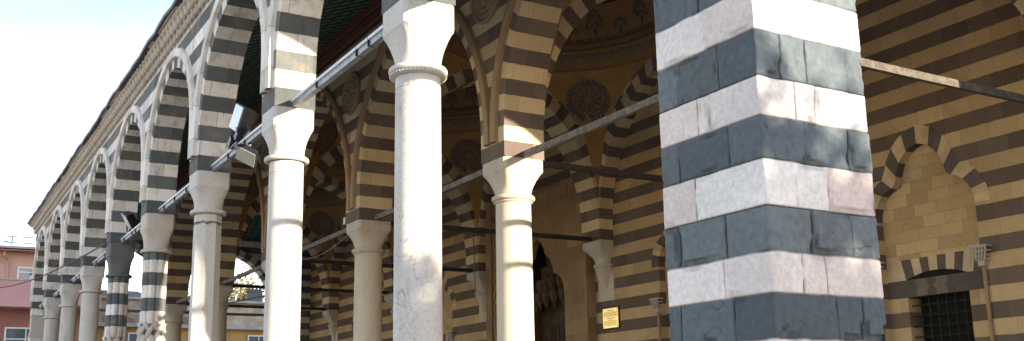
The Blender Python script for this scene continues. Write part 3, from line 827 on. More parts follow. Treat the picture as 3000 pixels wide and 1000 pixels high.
    si = MB(); si.box(cx - .584, cx + .584, yb - .01, yb + .29, ZF, -.6); si.build('sill', 'limein', t)
    g = MB()
    for k in range(1, 7):
        x = cx - .585 + 1.17 * k / 7; g.tube([(x, yb + .09, -.6), (x, yb + .09, 1.74)], .011, 6)
    z = 1.6
    while z > -.6:
        g.tube([(cx - .585, yb + .07, z), (cx + .585, yb + .07, z)], .011, 6)
        for k in range(1, 7):
            x = cx - .585 + 1.17 * k / 7; g.box(x - .02, x + .02, yb + .06, yb + .1, z - .02, z + .02)
        z -= .175
    g.build('grille', 'black', t)
    for sg in (1, -1):
        X = cx + sg * 1.02; cn = MB()
        cn.lathe([(.042, -.9), (.036, -.8)] + [(.031 + .003 * (q % 2), -.78 + 2.86 * q / 14) for q in range(15)], X, YW - .03, 12)
        cn.build('colonnette', 'trimin', t, smooth=50)
        cp = MB()
        for lv, (hw_, z) in enumerate(((.07, 2.10), (.10, 2.17), (.135, 2.24), (.16, 2.31))):
            cp.box(X - hw_, X + hw_, YW - .03 - hw_ * .8, YW - .001, z + .04, z + .068)
            m_ = 3 + lv
            for q in range(m_):
                xx = X - hw_ + 2 * hw_ * (q + .5) / m_; cp.lathe([(.006, z - .03), (hw_ / m_ * .9, z + .045)], xx, YW - .03 - hw_ * .72, 6)
        cp.box(X - .055, X + .055, YW - .1, YW - .001, 2.06, 2.13); cp.build('stalactite_capital', 'trim', t)
    return t
wn = window_niche('trefoil window niche with dark iron grille, right of the big striped pier', BX[0])
for k, lab in ((1, 'trefoil window niche cut off by the left edge of the big striped pier'), (3, 'trefoil window niche left of the portal, mostly behind the white columns'), (4, 'trefoil window niche at the far end of the facade')):
    dup(wn, (BX[k], YW, ZF), lab)

def wall_corbel(label, x):
    t = thing('wall_corbel', label, 'corbel', (x, YW, 2.5), 'corbels carrying the cross arches')
    b = MB(); n = 24
    def half(rx, ry, z, k):
        out = []
        for i in range(n + 1):
            a = pi + pi * i / n; c_, s_ = cos(a), sin(a); q = max(abs(c_), abs(s_))
            out.append((x + rx * (c_ / q * (1 - k) + c_ * k), YW - .001 + ry * (s_ / q * (1 - k) + s_ * k), z))
        return out
    L = [half(.37, .379, ZI - .002, 0), half(.37, .379, 3.76, 0)]
    for j in range(1, 9):
        f = j / 8; g = (1 - f) ** 1.8; L.append(half(.245 + .125 * g, .22 + .16 * g, 3.76 - .36 * f, min(1, .1 + f)))
    L += [half(.29, .26, 3.385, 1), half(.305, .275, 3.35, 1), half(.29, .26, 3.315, 1), half(.255, .23, 3.30, 1), half(.275, .25, 3.27, 1), half(.255, .23, 3.24, 1)]
    for j in range(1, 13):
        f = j / 12; r = .25 * (1 - f) ** .75 * (1 if f < .5 else 1 - .5 * (f - .5)); L.append(half(max(r, .025), max(r * .9, .03), 3.24 - .55 * f, 1))
    L += [half(.04, .04, 2.66, 1), half(.022, .03, 2.62, 1), half(.035, .035, 2.58, 1), half(.02, .02, 2.53, 1)]
    b.rings(L, None, 0, True, False); b.build('bracket', 'limein', t, smooth=40)
    k = MB(); k.box(x - .3, x + .34, YW - .012, YW - .001, 2.515, 3.15); k.build('backing_slab', 'limein', t)
    return t
wc = wall_corbel('pale stone corbel on the facade directly above the brass plaque', CX[2])
for k, lab in ((0, 'wall corbel nearest the camera, hidden behind the big striped pier'), (1, 'wall corbel hidden behind the left side of the big striped pier'), (3, 'pale wall corbel left of the portal, by a hanging wire'), (4, 'pale wall corbel between the shaded inner column and the veined column'), (5, 'dim farthest wall corbel, left of the shaded tan column')):
    dup(wc, (CX[k], YW, 2.5), lab)

# portal with a stalactite hood
portal = thing('portal', 'brown stone portal with a many-lobed dark opening and a row of carved stalactites', 'portal', ((PX0 + PX1) / 2, YW, ZF))
pc = (PX0 + PX1) / 2; YP = YW - .10
FO = [(1.28, ZF), (1.28, 2.9), (1.24, 3.12), (1.12, 3.31), (.92, 3.42), (.80, 3.45), (.76, 3.62), (.62, 3.85), (.46, 3.95), (.40, 4.0), (.36, 4.14), (.22, 4.32), (.06, 4.42), (0, 4.5)]
pp = MB(); hole(pp, pc, FO, pc - 1.72, pc + 1.72, ZF, 5.15, YP, 0)
for a, b in zip(FO, FO[1:]):
    for sg in (1, -1):
        pp.poly([(pc + sg * a[0], YP, a[1]), (pc + sg * b[0], YP, b[1]), (pc + sg * b[0], YP + .22, b[1]), (pc + sg * a[0], YP + .22, a[1])], [(0, a[1]), (0, b[1]), (.22, b[1]), (.22, a[1])])
pp.build('panel', 'portal', portal)
fr = MB()
for sg in (1, -1):
    a, b = sorted((pc + sg * 1.72, pc + sg * 2.08)); fr.box(a, b, YP - .08, YW + .1, ZF, 5.3)
    a, b = sorted((pc + sg * 2.08, pc + sg * 2.2)); fr.box(a, b, YP - .02, YW + .1, ZF, 5.3)
    a, b = sorted((pc + sg * 2.2, pc + sg * 2.51)); fr.box(a, b, YP - .16, YW + .1, ZF, 5.75)
fr.box(pc - 2.2, pc + 2.2, YP - .10, YW + .1, 5.62, 5.76); fr.box(pc - 1.72, pc + 1.72, YP - .02, YW + .1, 5.15, 5.30)
fr.build('frame', 'portal', portal)
for sg in (1, -1):
    tw = MB(); X = pc + sg * 2.14
    for ph in (0, pi): tw.tube([(X + .035 * cos(ph + q * .55), YP - .05 + .035 * sin(ph + q * .55), ZF + .1 + q * .062) for q in range(105)], .034, 6)
    tw.build('twisted_colonnette', 'trimin', portal, smooth=60)
mq = MB(); mq.box(pc - 2.2, pc + 2.2, YP + .02, YW + .1, 5.30, 5.62)
for tier, (zz, dd) in enumerate(((5.34, .0), (5.44, .05), (5.53, .10))):
    s_ = pc - 2.15 + (.055 if tier % 2 else 0)
    while s_ < pc + 2.1:
        mq.lathe([(.01, zz - .10), (.05, zz - .02), (.062, zz + .05), (.062, zz + .10)], s_, YP - dd + .03, 8); s_ += .14
mq.box(pc - 2.2, pc + 2.2, YP - .12, YP + .02, 5.6, 5.62)
mq.build('stalactite_cornice', 'trimin', portal)
inn = MB(); inn.box(pc - 1.3, pc + 1.3, YW + .86, YW + .895, ZF, 4.6)
for sg in (1, -1): inn.poly([(pc + sg * 1.3, YP + .2, ZF), (pc + sg * 1.3, YP + .2, 4.6), (pc + sg * 1.3, YW + .88, 4.6), (pc + sg * 1.3, YW + .88, ZF)])
inn.poly([(pc - 1.3, YP + .2, 4.6), (pc + 1.3, YP + .2, 4.6), (pc + 1.3, YW + .88, 4.6), (pc - 1.3, YW + .88, 4.6)])
inn.build('recess', 'portaldark', portal)
st = MB()
for tier in range(5):
    zz = 2.75 + tier * .34; rad = 1.22 - tier * .2; m_ = 11 - tier
    for q in range(m_):
        a = pi * (q + .5) / m_; X = pc + rad * cos(a); Y = YW + .84 - rad * .62 * sin(a) * .9 - .0
        st.lathe([(.012, zz - .16), (.06, zz - .03), (.13, zz + .14), (.15, zz + .32)], X, Y + .02, 8)
st.build('stalactite_hood', 'portaldark', portal, smooth=50)
do = MB(); do.box(pc - .8, pc + .8, YW + .80, YW + .86, ZF, 2.25)
for k in range(-3, 4): do.box(pc + k * .22 - .09, pc + k * .22 + .09, YW + .785, YW + .80, ZF + .15, 2.15)
do.build('door', 'darkwood', portal)

# ------------------------------------------------------------------ brass plaque with lines of lettering
pq = thing('plaque', 'small brass plaque with engraved text in a dark red frame under the corbel', 'plaque', (-19.71, YW, 2.09))
pf = MB(); pf.box(-20.05, -19.37, YW - .03, YW - .002, 1.83, 2.36); pf.build('frame', 'frame', pq)
pl_ = MB(); pl_.box(-20.015, -19.40, YW - .038, YW - .029, 1.865, 2.325); pl_.build('plate', 'gold', pq)
tx = MB(); rnd = random.Random(5)
for zl, h_, ins in ((2.275, .016, .17), (2.235, .012, .05), (2.21, .012, .04), (2.185, .012, .04), (2.16, .012, .04), (2.135, .012, .06), (2.09, .018, .14), (2.05, .011, .2), (2.025, .011, .05), (2.0, .011, .04), (1.975, .011, .04), (1.95, .011, .05), (1.925, .011, .1)):
    x = -20.015 + ins
    while x < -19.40 - ins:
        w_ = rnd.uniform(.015, .05); tx.box(x, min(x + w_, -19.40 - ins + .02), YW - .0405, YW - .038, zl - h_ / 2, zl + h_ / 2); x += w_ + .012
tx.build('lettering', 'ink', pq)
sc_ = MB()
for X in (-19.985, -19.43):
    for Z in (1.895, 2.295): sc_.lathe([(.001, -.5), (.012, -.49)], 0, 0, 6) if False else sc_.box(X - .01, X + .01, YW - .044, YW - .038, Z - .01, Z + .01)
sc_.build('screw', 'frame', pq)

# ------------------------------------------------------------------ lean-to roof of the outer portico
pr_ = thing('portico_roof', 'lean-to portico roof with green boarded ceiling, dark lattice and red brown fascia', 'roof', (-22.9, 6.1, 7.0))
xe0, xe1 = AX[9] + .1, AX[0] - .2; xi0, xi1 = CX[5] - .45, CX[0] + .45
za, zb_ = 7.0, 8.33; ya, yb_ = YO1 + .0, YI0 - .12
ce = MB()
ce.poly([(xe0, ya, za), (xe1, ya, za), (xi1, yb_, zb_), (xi0, yb_, zb_)])
for xe, xi in ((xe0, xi0), (xe1, xi1)): ce.poly([(xe, ya, za), (xe, YW, za), (xi, YW, zb_), (xi, yb_, zb_)])
ce.build('ceiling', 'green', pr_)
bt = MB(); k = (zb_ - za) / (yb_ - ya)
def xlim(y): f = (y - ya) / (yb_ - ya); return xe0 + (xi0 - xe0) * f, xe1 + (xi1 - xe1) * f
y = ya + .12
while y < yb_ - .1:
    a, b = xlim(y); z = za + (y - ya) * k - .012; bt.obox((a, y, z + .004), (b, y, z + .004), .02, .012); y += .29
x = xe0 + .1
while x < xe1:
    ymax = yb_
    if x < xi0: ymax = ya + (x - xe0) / (xi0 - xe0) * (yb_ - ya)
    if x > xi1: ymax = ya + (xe1 - x) / (xe1 - xi1) * (yb_ - ya)
    bt.obox((x, ya, za - .014), (x, ymax, za + (ymax - ya) * k - .014), .016, .02); x += .26
for xe, xi in ((xe0, xi0), (xe1, xi1)):
    kk = (zb_ - za) / (xi - xe); y = ya + .3
    while y < YW:
        xm = xi if y > yb_ else xe + (y - ya) / (yb_ - ya) * (xi - xe)
        bt.obox((xe, y, za - .014), (xm, y, za + (xm - xe) * kk - .014), .024, .024); y += .26
    for q in range(1, 11):
        f = q / 11; xx = xe + (xi - xe) * f; bt.obox((xx, ya + (yb_ - ya) * f, za + (zb_ - za) * f - .012), (xx, YW, za + (zb_ - za) * f - .012), .028, .024)
bt.build('batten', 'batten', pr_)
fa = MB()
fa.box(xi0, xi1, yb_ - .06, YI0 - .002, 8.14, 8.40); fa.box(xi0, xi1, yb_ - .02, YI0 - .002, 8.09, 8.14, 1); fa.box(xi0, xi1, yb_, YI0 - .002, 7.93, 8.09); fa.box(xi0, xi1, yb_ + .06, YI0 - .002, 7.88, 7.93, 1)
for xi, s_ in ((xi0, -1), (xi1, 1)):
    for (o_, z0, z1, m_) in ((.06, 8.14, 8.40, 0), (.02, 8.09, 8.14, 1), (.0, 7.93, 8.09, 0)):
        fa.box(*sorted((xi + s_ * o_, xi - s_ * .07)), YI0 - .002, YW, z0, z1, m_)
fa.build('fascia', ['fascia', 'batten'], pr_)
rt = MB(); e = .35
rt.poly([(xe0 - .3, ya - .6, za + .2), (xe1 + .3, ya - .6, za + .2), (xi1 - .9, YI1 + .3, 9.15), (xi0 + .9, YI1 + .3, 9.15)])
for xe, xi in ((xe0 - .3, xi0 + .9), (xe1 + .3, xi1 - .9)): rt.poly([(xe, ya - .6, za + .2), (xe, YW + .5, za + .2), (xi, YW + .5, 9.15), (xi, YI1 + .3, 9.15)])
rt.poly([(xi0 + .9, YI1 + .3, 9.15), (xi1 - .9, YI1 + .3, 9.15), (xi1 - .9, YW + .5, 9.15), (xi0 + .9, YW + .5, 9.15)])
rt.build('roof_sheet', 'roof', pr_)
# end walls of the inner portico above its end arches
ew = MB()
for x in (CX[0] + .378, CX[5] - .378): ew.box(x - .03, x + .03, YI1 + .01, YW - .01, 7.72, 9.1, 0, ZI)
ew.build('end_wall', 'inner', pr_)

# ------------------------------------------------------------------ tie rods
def rod(label, a, b, group, w=.075, h=.085, mat='iron', conduit=False):
    t = thing('tie_rod', label, 'tie rod', a, group)
    m = MB(); n = 10; A, B = Vector(a), Vector(b)
    for q in range(n):
        j0 = Vector((0, 0, -.012 * sin(pi * q / n))); j1 = Vector((0, 0, -.012 * sin(pi * (q + 1) / n)))
        m.obox(A.lerp(B, q / n) + j0, A.lerp(B, (q + 1) / n) + j1, w, h)
    m.build('bar', mat, t)
    if conduit:
        d = (B - A).normalized(); side = Vector((0, -1, 0)); c = MB()
        L = (B - A).length; off = side * (w / 2 + .012) + Vector((0, 0, h * .28))
        c.obox(A + off, B + off, .024, h * .36); c.build('white_conduit', 'conduit', t)
        r_ = random.Random(int(abs(a[0]) * 10)); s = .3
        while s < L - .2:
            p = A + d * s; z = MB(); z.box(p.x - .004, p.x + .004, p.y - w / 2 - .026, p.y + w / 2 + .002, p.z - h / 2 - .015, p.z + h / 2 - .004); z.build('cable_tie', 'tie', t); s += r_.choice((.35, .6, .9, 1.3))
    return t
OL = ['between the veined marble column and the big pier, above the picture', 'white-edged rod between the veined column and the sunlit second column', 'rod carrying the floodlights, left of the sunlit second column', 'rod between the eight-sided column and the pale-capital knotted column', 'rod between the two knotted columns, carrying a black lamp', 'rod left of the dark-capital knotted column', 'short-looking rod left of the first plain far column', 'short-looking rod left of the second plain far column', 'farthest outer rod, reaching the far end pier']
for i in range(9):
    hl = .28; hr = .42 if i == 0 else .28
    lab = OL[i] if i else 'tie rod between the big pier and the veined marble column'
    rod(lab, (AX[i] - hr + .02, YOC, ZR), (AX[i + 1] + hl - .02, YOC, ZR), 'tie rods of the outer arcade', .075, .10, 'zinc', True)
IL = ['grey iron rod from the sunlit inner column to behind the big striped pier', 'inner rod crossing behind the veined marble column', 'inner rod left of the shaded tan column, a wire sagging below it', 'inner rod right of the eight-sided column, against the sky', 'inner rod between the last two dim inner columns']
for i in range(5): rod(IL[i], (CX[i] - .36, YIC, ZR), (CX[i + 1] + .36, YIC, ZR), 'tie rods along the inner arcade', .07, .10)
CL = ['sunlit rod running right from behind the big striped pier toward the facade', 'dark rod running right from the sunlit inner column', 'dark rod ending at the corbel above the plaque', 'long dark rod passing behind the shaded tan column to the corbel left of the portal', 'upper thin dark rod near the far open arch', 'lower thin dark rod near the far open arch']
for i in range(6): rod(CL[i], (CX[i], YIC + .36, ZR), (CX[i], 13.99, ZR), 'tie rods across the inner portico', .07, .10, 'dimiron' if i < 1 else 'darkiron')
for X, nm in ((AX[0], 'near'), (AX[9], 'far')):
    for a, b, q in ((YO0 + PW, WY[0] - .28, 'first'), (WY[0] + .28, WY[1] - .28, 'second')): rod('%s tie rod of the %s end wing' % (q, nm), (X, a if X > -20 or a > YO0 + PW else YO1, ZR), (X, b, ZR), 'tie rods of the end wings', .075, .10)

# ------------------------------------------------------------------ floodlights
def floodlight(label, base, head, w, h, dep, yaw, pitch, roll_, mat, lens='lens'):
    """rectangular lamp head with a rounded back, a frame, a glass front and a U bracket"""
    t = thing('floodlight', label, 'floodlight', base)
    R = Matrix.Rotation(yaw, 3, 'Z') @ Matrix.Rotation(pitch, 3, 'X') @ Matrix.Rotation(roll_, 3, 'Y'); H = Vector(head)
    g = lambda x, y, z: H + R @ Vector((x, y, z))          # local -y is the beam
    b = MB(); rs = []
    for f, sc in ((0, 1), (.02, 1.03), (.035, 1.0), (dep * .4, .93), (dep * .7, .78), (dep * .92, .5), (dep, .25)):
        rs.append([g(x * sc, f, z * (sc * .5 + .5)) for x, z in ((-w / 2, -h / 2), (w / 2, -h / 2), (w / 2, h / 2), (-w / 2, h / 2))])
    b.rings(rs); b.build('housing', mat, t, smooth=20)
    gl = MB(); gl.rings([[g(x * .93, y, z * .93) for x, z in ((-w / 2, -h / 2), (w / 2, -h / 2), (w / 2, h / 2), (-w / 2, h / 2))] for y in (-.001, -.012)]); gl.build('glass', lens, t)
    br = MB(); B = Vector(base)
    for sg in (-1, 1):
        br.obox(g(sg * (w / 2 + .018), dep * .35, 0), B + Vector((sg * w * .3, 0, .03 if head[2] > base[2] else -.03)), .03, .012)
    br.obox(B + Vector((-w * .34, 0, .02 if head[2] > base[2] else -.02)), B + Vector((w * .34, 0, .02 if head[2] > base[2] else -.02)), .05, .05); br.build('bracket', mat, t)
    return t
floodlight('large tilted floodlight with pale glass standing on the rod left of the sunlit second column', (-14.62, YOC - .02, 4.05), (-14.95, YOC - .10, 4.42), .46, .40, .3, math.radians(4), math.radians(-8), math.radians(24), 'lampgrey')
floodlight('floodlight hanging below the rod under the large tilted one', (-14.6, YOC - .02, 3.92), (-14.45, YOC - .08, 3.70), .34, .24, .16, math.radians(30), math.radians(36), math.radians(36), 'lampdark', 'lensgrey')
floodlight('black lamp clamped on the rod by the dark capital', (-23.9, YOC - .02, 4.05), (-23.75, YOC - .10, 4.30), .52, .34, .2, math.radians(-8), math.radians(30), math.radians(22), 'lampdark')
jb = thing('junction_box', 'small lamp control boxes with white labels beside the floodlight bracket', 'junction box', (-14.95, YOC - .06, 4.0))
b = MB(); b.obox((-14.86, YOC - .07, 4.05), (-14.78, YOC - .07, 4.22), .14, .1, (1, 0, 0)); b.build('case', 'lampdark', jb); b = MB(); b.obox((-15.25, YOC - .07, 4.03), (-15.1, YOC - .07, 4.14), .14, .1, (1, 0, 0)); b.build('case', 'lampdark', jb)
b = MB(); b.box(-14.86, -14.77, YOC - .135, YOC - .125, 4.10, 4.19); b.build('cover', 'lens', jb); b = MB(); b.box(-15.22, -15.12, YOC - .135, YOC - .125, 4.06, 4.12); b.build('cover', 'lens', jb)
b = MB(); b.tube([(-15.1, YOC - .09, 4.16), (-15.4, YOC - .11, 4.12), (-15.45, YOC - .11, 4.05), (-15.2, YOC - .11, 4.0), (-14.9, YOC - .09, 4.03)], .012, 6); b.tube([(-15.3, YOC - .07, 4.13), (-14.9, YOC - .08, 4.24)], .012, 6); b.build('cable_loop', 'zinc', jb)
sp = thing('spot_lamp', 'tiny pale lamp on the left side of the shaded tan column capital', 'lamp', (-20.30, YI0 + .05, 4.02))
b = MB(); b.box(-20.36, -20.28, YI0 - .02, YI0 + .10, 3.95, 4.10); b.build('housing', 'white', sp)
b = MB(); b.box(-20.40, -20.36, YI0 - .0, YI0 + .08, 3.97, 4.08); b.build('front', 'lens', sp)

# ------------------------------------------------------------------ wires
def wire(name, label, a, b, sag, r, mat='black'):
    A, B = Vector(a), Vector(b); m = MB(); n = 24
    m.tube([A.lerp(B, q / n) - Vector((0, 0, sag * 4 * (q / n) * (1 - q / n))) for q in range(n + 1)], r, 5)
    return tag(m.build(name, mat, None, origin=A), label, 'wire')
wire('sagging_wire', 'thin pale wire sagging below the inner rod left of the shaded tan column', (-20.3, YIC - .1, 3.95), (-25.2, YIC - .1, 3.95), .33, .007, 'zinc')
wire('overhead_cable', 'dark cable from the pink building across the far arches to the dark capital', (-24.9, YO0 - .05, 3.96), (-54.8, 3.0, 6.2), .35, .02)
wire('overhead_cable', 'lower thin dark cable crossing behind the far columns', (-20.9, YOC + .3, 1.35), (-54.8, 3.2, 4.0), .4, .012)
wire('hanging_wire', 'thin green wire hanging beside the corbel left of the portal', (-25.7, 13.9, 4.9), (-25.62, 13.9, 3.3), .0, .014, 'green')
wire('cross_wire', 'thin wire crossing the far arch opening near its top', (-16.9, YOC + .2, 3.25), (-37.6, YIC + .4, 4.9), .25, .012, 'zinc')

# ------------------------------------------------------------------ buildings beyond the far end
def window(par, X, y0, y1, z0, z1, bars=(.5,)):
    f = MB(); t = .07
    for a, b, c, d in ((y0, y1, z1 - t, z1), (y0, y1, z0, z0 + t), (y0, y0 + t, z0 + t, z1 - t), (y1 - t, y1, z0 + t, z1 - t)): f.box(X, X + .08, a, b, c, d)
    for q in bars: f.box(X + .01, X + .07, y0 + (y1 - y0) * q - .025, y0 + (y1 - y0) * q + .025, z0 + t, z1 - t)
    f.box(X + .01, X + .06, y0 + t, y1 - t, z0 + (z1 - z0) * .62, z0 + (z1 - z0) * .62 + .05)
    o = f.build('window', 'white', par); g = MB(); g.box(X + .02, X + .035, y0 + t, y1 - t, z0 + t, z1 - t); g.build('pane', 'glass', o)
pk = thing('pink_building', 'pink rendered apartment building with a solid balcony beyond the far end pier', 'building', (-58, 1, -LIFT))
m = MB(); m.box(-63, -55.0, -9, 8.1, 5.3, 8.05); m.build('upper_wall', 'pinkwall', pk)
m = MB(); m.box(-63, -54.9, -9, 8.2, -LIFT, 5.25); m.build('lower_wall', 'pinkdark', pk)
m = MB(); m.box(-54.9, -53.6, -9, 8.1, 5.22, 5.34); m.box(-53.74, -53.6, -9, 8.1, 5.34, 6.48); m.box(-54.9, -53.74, 7.96, 8.1, 5.34, 6.48); m.build('balcony', 'pink', pk)
m = MB(); m.box(-53.78, -53.55, -9, 8.15, 6.48, 6.55); m.build('balcony_coping', 'concrete', pk)
m = MB(); m.box(-63.3, -54.3, -9.3, 8.4, 8.05, 8.23); m.build('roof_slab', 'concrete', pk)
m = MB(); m.box(-54.45, -54.3, -9.3, 8.4, 8.01, 8.11); m.build('gutter', 'pinkdark', pk)
m = MB()
for z in (8.45, 8.75): m.tube([(-54.8, -9, z), (-54.8, 8, z)], .035, 6)
for k in range(12): m.tube([(-54.8, -9 + k * 1.45, 8.15), (-54.8, -9 + k * 1.45, 8.77)], .035, 6)
for k in range(6): m.tube([(-54.9, -9 + k * 2.9, 8.25), (-54.9, -7 + k * 2.9, 8.7)], .025, 5)
m.build('roof_rail', 'zinc', pk)
m = MB(); m.tube([(-54.6, 3.75, 8.0), (-54.6, 3.75, 7.8), (-54.9, 3.95, 7.6), (-54.9, 3.95, 5.3)], .06, 8); m.build('downpipe', 'pink', pk)
window(pk, -54.97, 4.4, 5.95, 6.55, 7.3, (.5,)); window(pk, -54.97, 0, 2.2, 6.55, 7.4)
window(pk, -54.88, 4.05, 5.75, 2.8, 4.35, (.55, .82)); window(pk, -54.88, 0, 2.2, 2.8, 4.3)
yb2 = thing('yellow_building', 'old ochre building with crumbling parapet and ledges seen between the far columns', 'building', (-62, 15, -LIFT))
m = MB(); m.box(-68, -60, 8.3, 32, -LIFT, 4.9); m.build('wall', 'yellow', yb2)
m = MB(); m.box(-60.4, -59.97, 8.3, 32, 5.12, 6.45); m.build('parapet', 'grey', yb2)
m = MB(); m.box(-60.5, -59.6, 8.3, 32, 4.9, 5.1); m.box(-60.5, -59.75, 8.3, 32, 6.45, 6.58); m.build('ledge', 'concrete', yb2)
m = MB()
for y0, y1, z0, z1 in ((11.3, 13.9, 5.12, 5.75), (14.6, 15.9, 5.14, 5.7), (9.2, 10.9, 5.12, 5.55)):
    n = 9
    for q in range(n):
        a, b = y0 + (y1 - y0) * q / n, y0 + (y1 - y0) * (q + 1) / n; t_ = z0 + (z1 - z0) * (.55 + .45 * random.random())
        m.poly([(-59.962, a, z0), (-59.962, b, z0), (-59.962, b, t_), (-59.962, a, t_)], [(a, z0), (b, z0), (b, t_), (a, t_)])
m.build('bare_masonry', 'rubble', yb2)
m = MB(); m.poly([(-60.2, 8.3, 6.6), (-60.2, 11.9, 6.6), (-65, 11.9, 7.5), (-65, 8.3, 7.5)]); m.poly([(-60.2, 11.9, 6.6), (-65, 11.9, 7.5), (-65, 11.9, 6.6)]); m.build('roof', 'tile', yb2)
for a, b in ((9.3, 10.2), (10.6, 11.6), (13.9, 15.0), (17.3, 18.6), (21, 22.3)): window(yb2, -59.98, a, b, 3.2, 4.6, (.5,))
m = MB(); m.box(-61.2, -60.6, 17.5, 18.3, 6.5, 7.25); m.box(-61.25, -60.55, 17.4, 18.4, 7.25, 7.33)
for q in range(4): m.box(-61.2, -60.6, 17.42 + q * .24, 17.52 + q * .24, 7.33, 7.45)
m.build('chimney', 'basalt', yb2)
wire('overhead_cable', 'dark cable slanting across the crumbling ochre parapet', (-59.7, 12.5, 5.6), (-45, 17.5, 6.3), .1, .03)
fh = thing('tiled_house', 'low house with dark tiled roof seen past the dark-capital knotted column', 'house', (-76, 10, -LIFT))
m = MB(); m.box(-82, -74, 6.5, 14, -LIFT, 7.6); m.build('wall', 'grey', fh)
m = MB(); m.poly([(-73.6, 6.2, 7.5), (-73.6, 14.3, 7.5), (-78, 13, 9.0), (-78, 7.5, 9.0)]); m.poly([(-82.4, 6.2, 7.5), (-82.4, 14.3, 7.5), (-78, 13, 9.0), (-78, 7.5, 9.0)])
m.poly([(-73.6, 6.2, 7.5), (-82.4, 6.2, 7.5), (-78, 7.5, 9.0)]); m.poly([(-73.6, 14.3, 7.5), (-82.4, 14.3, 7.5), (-78, 13, 9.0)]); m.build('roof', 'tile', fh)

# person leaning on the balcony
def person(label, x, y, zfeet):
    t = thing('person', label, 'person', (x, y, zfeet))
    me = bpy.data.meshes.new('body'); J = [
        (0, 0, .95, .15), (0.02, 0, 1.15, .15), (.10, 0, 1.36, .16), (.16, 0, 1.48, .065), (.20, 0, 1.56, .075), (.22, 0, 1.66, .10), (.21, 0, 1.74, .07),
        (.10, -.2, 1.40, .07), (.24, -.25, 1.16, .05), (.44, -.12, 1.10, .04), (.50, -.06, 1.10, .045),
        (.10, .2, 1.40, .07), (.24, .26, 1.16, .05), (.44, .14, 1.10, .04), (.50, .08, 1.10, .045),
        (0, -.1, .88, .10), (.02, -.11, .48, .07), (-.02, -.11, .08, .05), (.12, -.12, .03, .045),
        (0, .1, .88, .10), (.02, .11, .48, .07), (-.02, .11, .08, .05), (.12, .12, .03, .045)]
    E_ = [(0, 1), (1, 2), (2, 3), (3, 4), (4, 5), (5, 6), (2, 7), (7, 8), (8, 9), (9, 10), (2, 11), (11, 12), (12, 13), (13, 14), (0, 15), (15, 16), (16, 17), (17, 18), (0, 19), (19, 20), (20, 21), (21, 22)]
    me.from_pydata([j[:3] for j in J], E_, []); o = bpy.data.objects.new('body', me); COL.objects.link(o)
    sk = o.modifiers.new('s', 'SKIN'); o.modifiers.new('d', 'SUBSURF').levels = 2
    for v, j in zip(me.skin_vertices[0].data, J): v.radius = (j[3], j[3])
    me.skin_vertices[0].data[0].use_root = True
    dg = bpy.context.evaluated_depsgraph_get(); m2 = bpy.data.meshes.new_from_object(o.evaluated_get(dg))
    bpy.data.objects.remove(o)
    for k in ('skin', 'shirt', 'trouser'): m2.materials.append(M[k])
    for p in m2.polygons:
        c = p.center; p.use_smooth = True
        p.material_index = 2 if c.z < .97 else (0 if c.z > 1.5 or (c.x > .36 and c.z < 1.25) else 1)
    ob = bpy.data.objects.new('body', m2); COL.objects.link(ob); ob.parent = t
    cp = MB(); cp.lathe([(.118, 1.70), (.122, 1.74), (.11, 1.80), (.07, 1.84), (.005, 1.85)], x + .21, y, 16); cp.v = [(a, b, c + zfeet) for a, b, c in cp.v]
    cp.box(x + .30, x + .42, y - .08, y + .08, zfeet + 1.71, zfeet + 1.725); cp.build('cap', 'cap', t, smooth=50)
    return t
person('person in a dark cap and pale shirt leaning on the pink balcony', -54.25, 5.15, 5.34)

# ------------------------------------------------------------------ trees
def tree(label, x, y, z0, ztop, rc, zc, rz, nleaf, mat, seed, lsize, thin=1.):
    rnd = random.Random(seed)
    t = thing('tree', label, 'tree', (x, y, z0))
    b = MB(); tips = []
    b.tube([(x, y, z0), (x + .1, y - .05, z0 + (zc - z0) * .5), (x + .05, y + .1, zc)], [rc * .11, rc * .085, rc * .06], 10)
    for k in range(26):
        a = rnd.uniform(0, 2 * pi); e = rnd.uniform(-.5, 1.25); q = rnd.uniform(.55, 1.)
        s_ = Vector((x + .05, y, z0 + (zc - z0) * rnd.uniform(.55, 1.))); tip = Vector((x + rc * q * cos(a) * cos(e), y + rc * q * sin(a) * cos(e), zc + rz * q * sin(e)))
        mid = s_.lerp(tip, .5) + Vector((0, 0, .15 * rc)); b.tube([s_, mid, tip], [rc * .035, rc * .02, rc * .006], 6); tips += [tip, mid.lerp(tip, .5)]
    b.build('trunk', 'bark', t, smooth=60)
    f = MB()
    for k in range(nleaf):
        c = rnd.choice(tips) + Vector((rnd.gauss(0, .17 * rc), rnd.gauss(0, .17 * rc), rnd.gauss(0, .15 * rc)))
        d = Vector((rnd.gauss(0, 1), rnd.gauss(0, 1), rnd.gauss(0, .7))).normalized(); u = d.orthogonal().normalized(); w_ = d.cross(u); s_ = lsize * rnd.uniform(.6, 1.3)
        f.poly([c - u * s_, c + w_ * s_ * .45, c + u * s_, c - w_ * s_ * .45])
    f.build('crown', mat, t)
    return t
tree('leafy courtyard tree on the sunny side, out of view', 10.5, 8.65, -LIFT, 5.4, 1.9, 2.5, 1.95, 4300, 'leaf', 4, .13)
tree('slender sparse courtyard tree behind the leafy one, out of view', 11.5, 11.35, -LIFT, 5.4, 1.05, 4.2, 1.0, 1900, 'leaf', 21, .13)
tree('added unseen tree dimming the skylight on the corner pier', 8.6, 1.2, -LIFT, 7.5, 3.0, 3.4, 3.0, 9000, 'leaf', 14, .17)  # added out of view to hold back bright sky from the pier's side
tree('pale leafy tree behind the ochre parapet, seen through the far arch', -72, 19.5, -LIFT, 11, 3.3, 7.3, 2.6, 3000, 'leafpale', 9, .16)
tree('small pale tree behind the tiled house roof', -90, 11.5, -LIFT, 10, 2.6, 8.6, 1.8, 1500, 'leafpale', 10, .16)

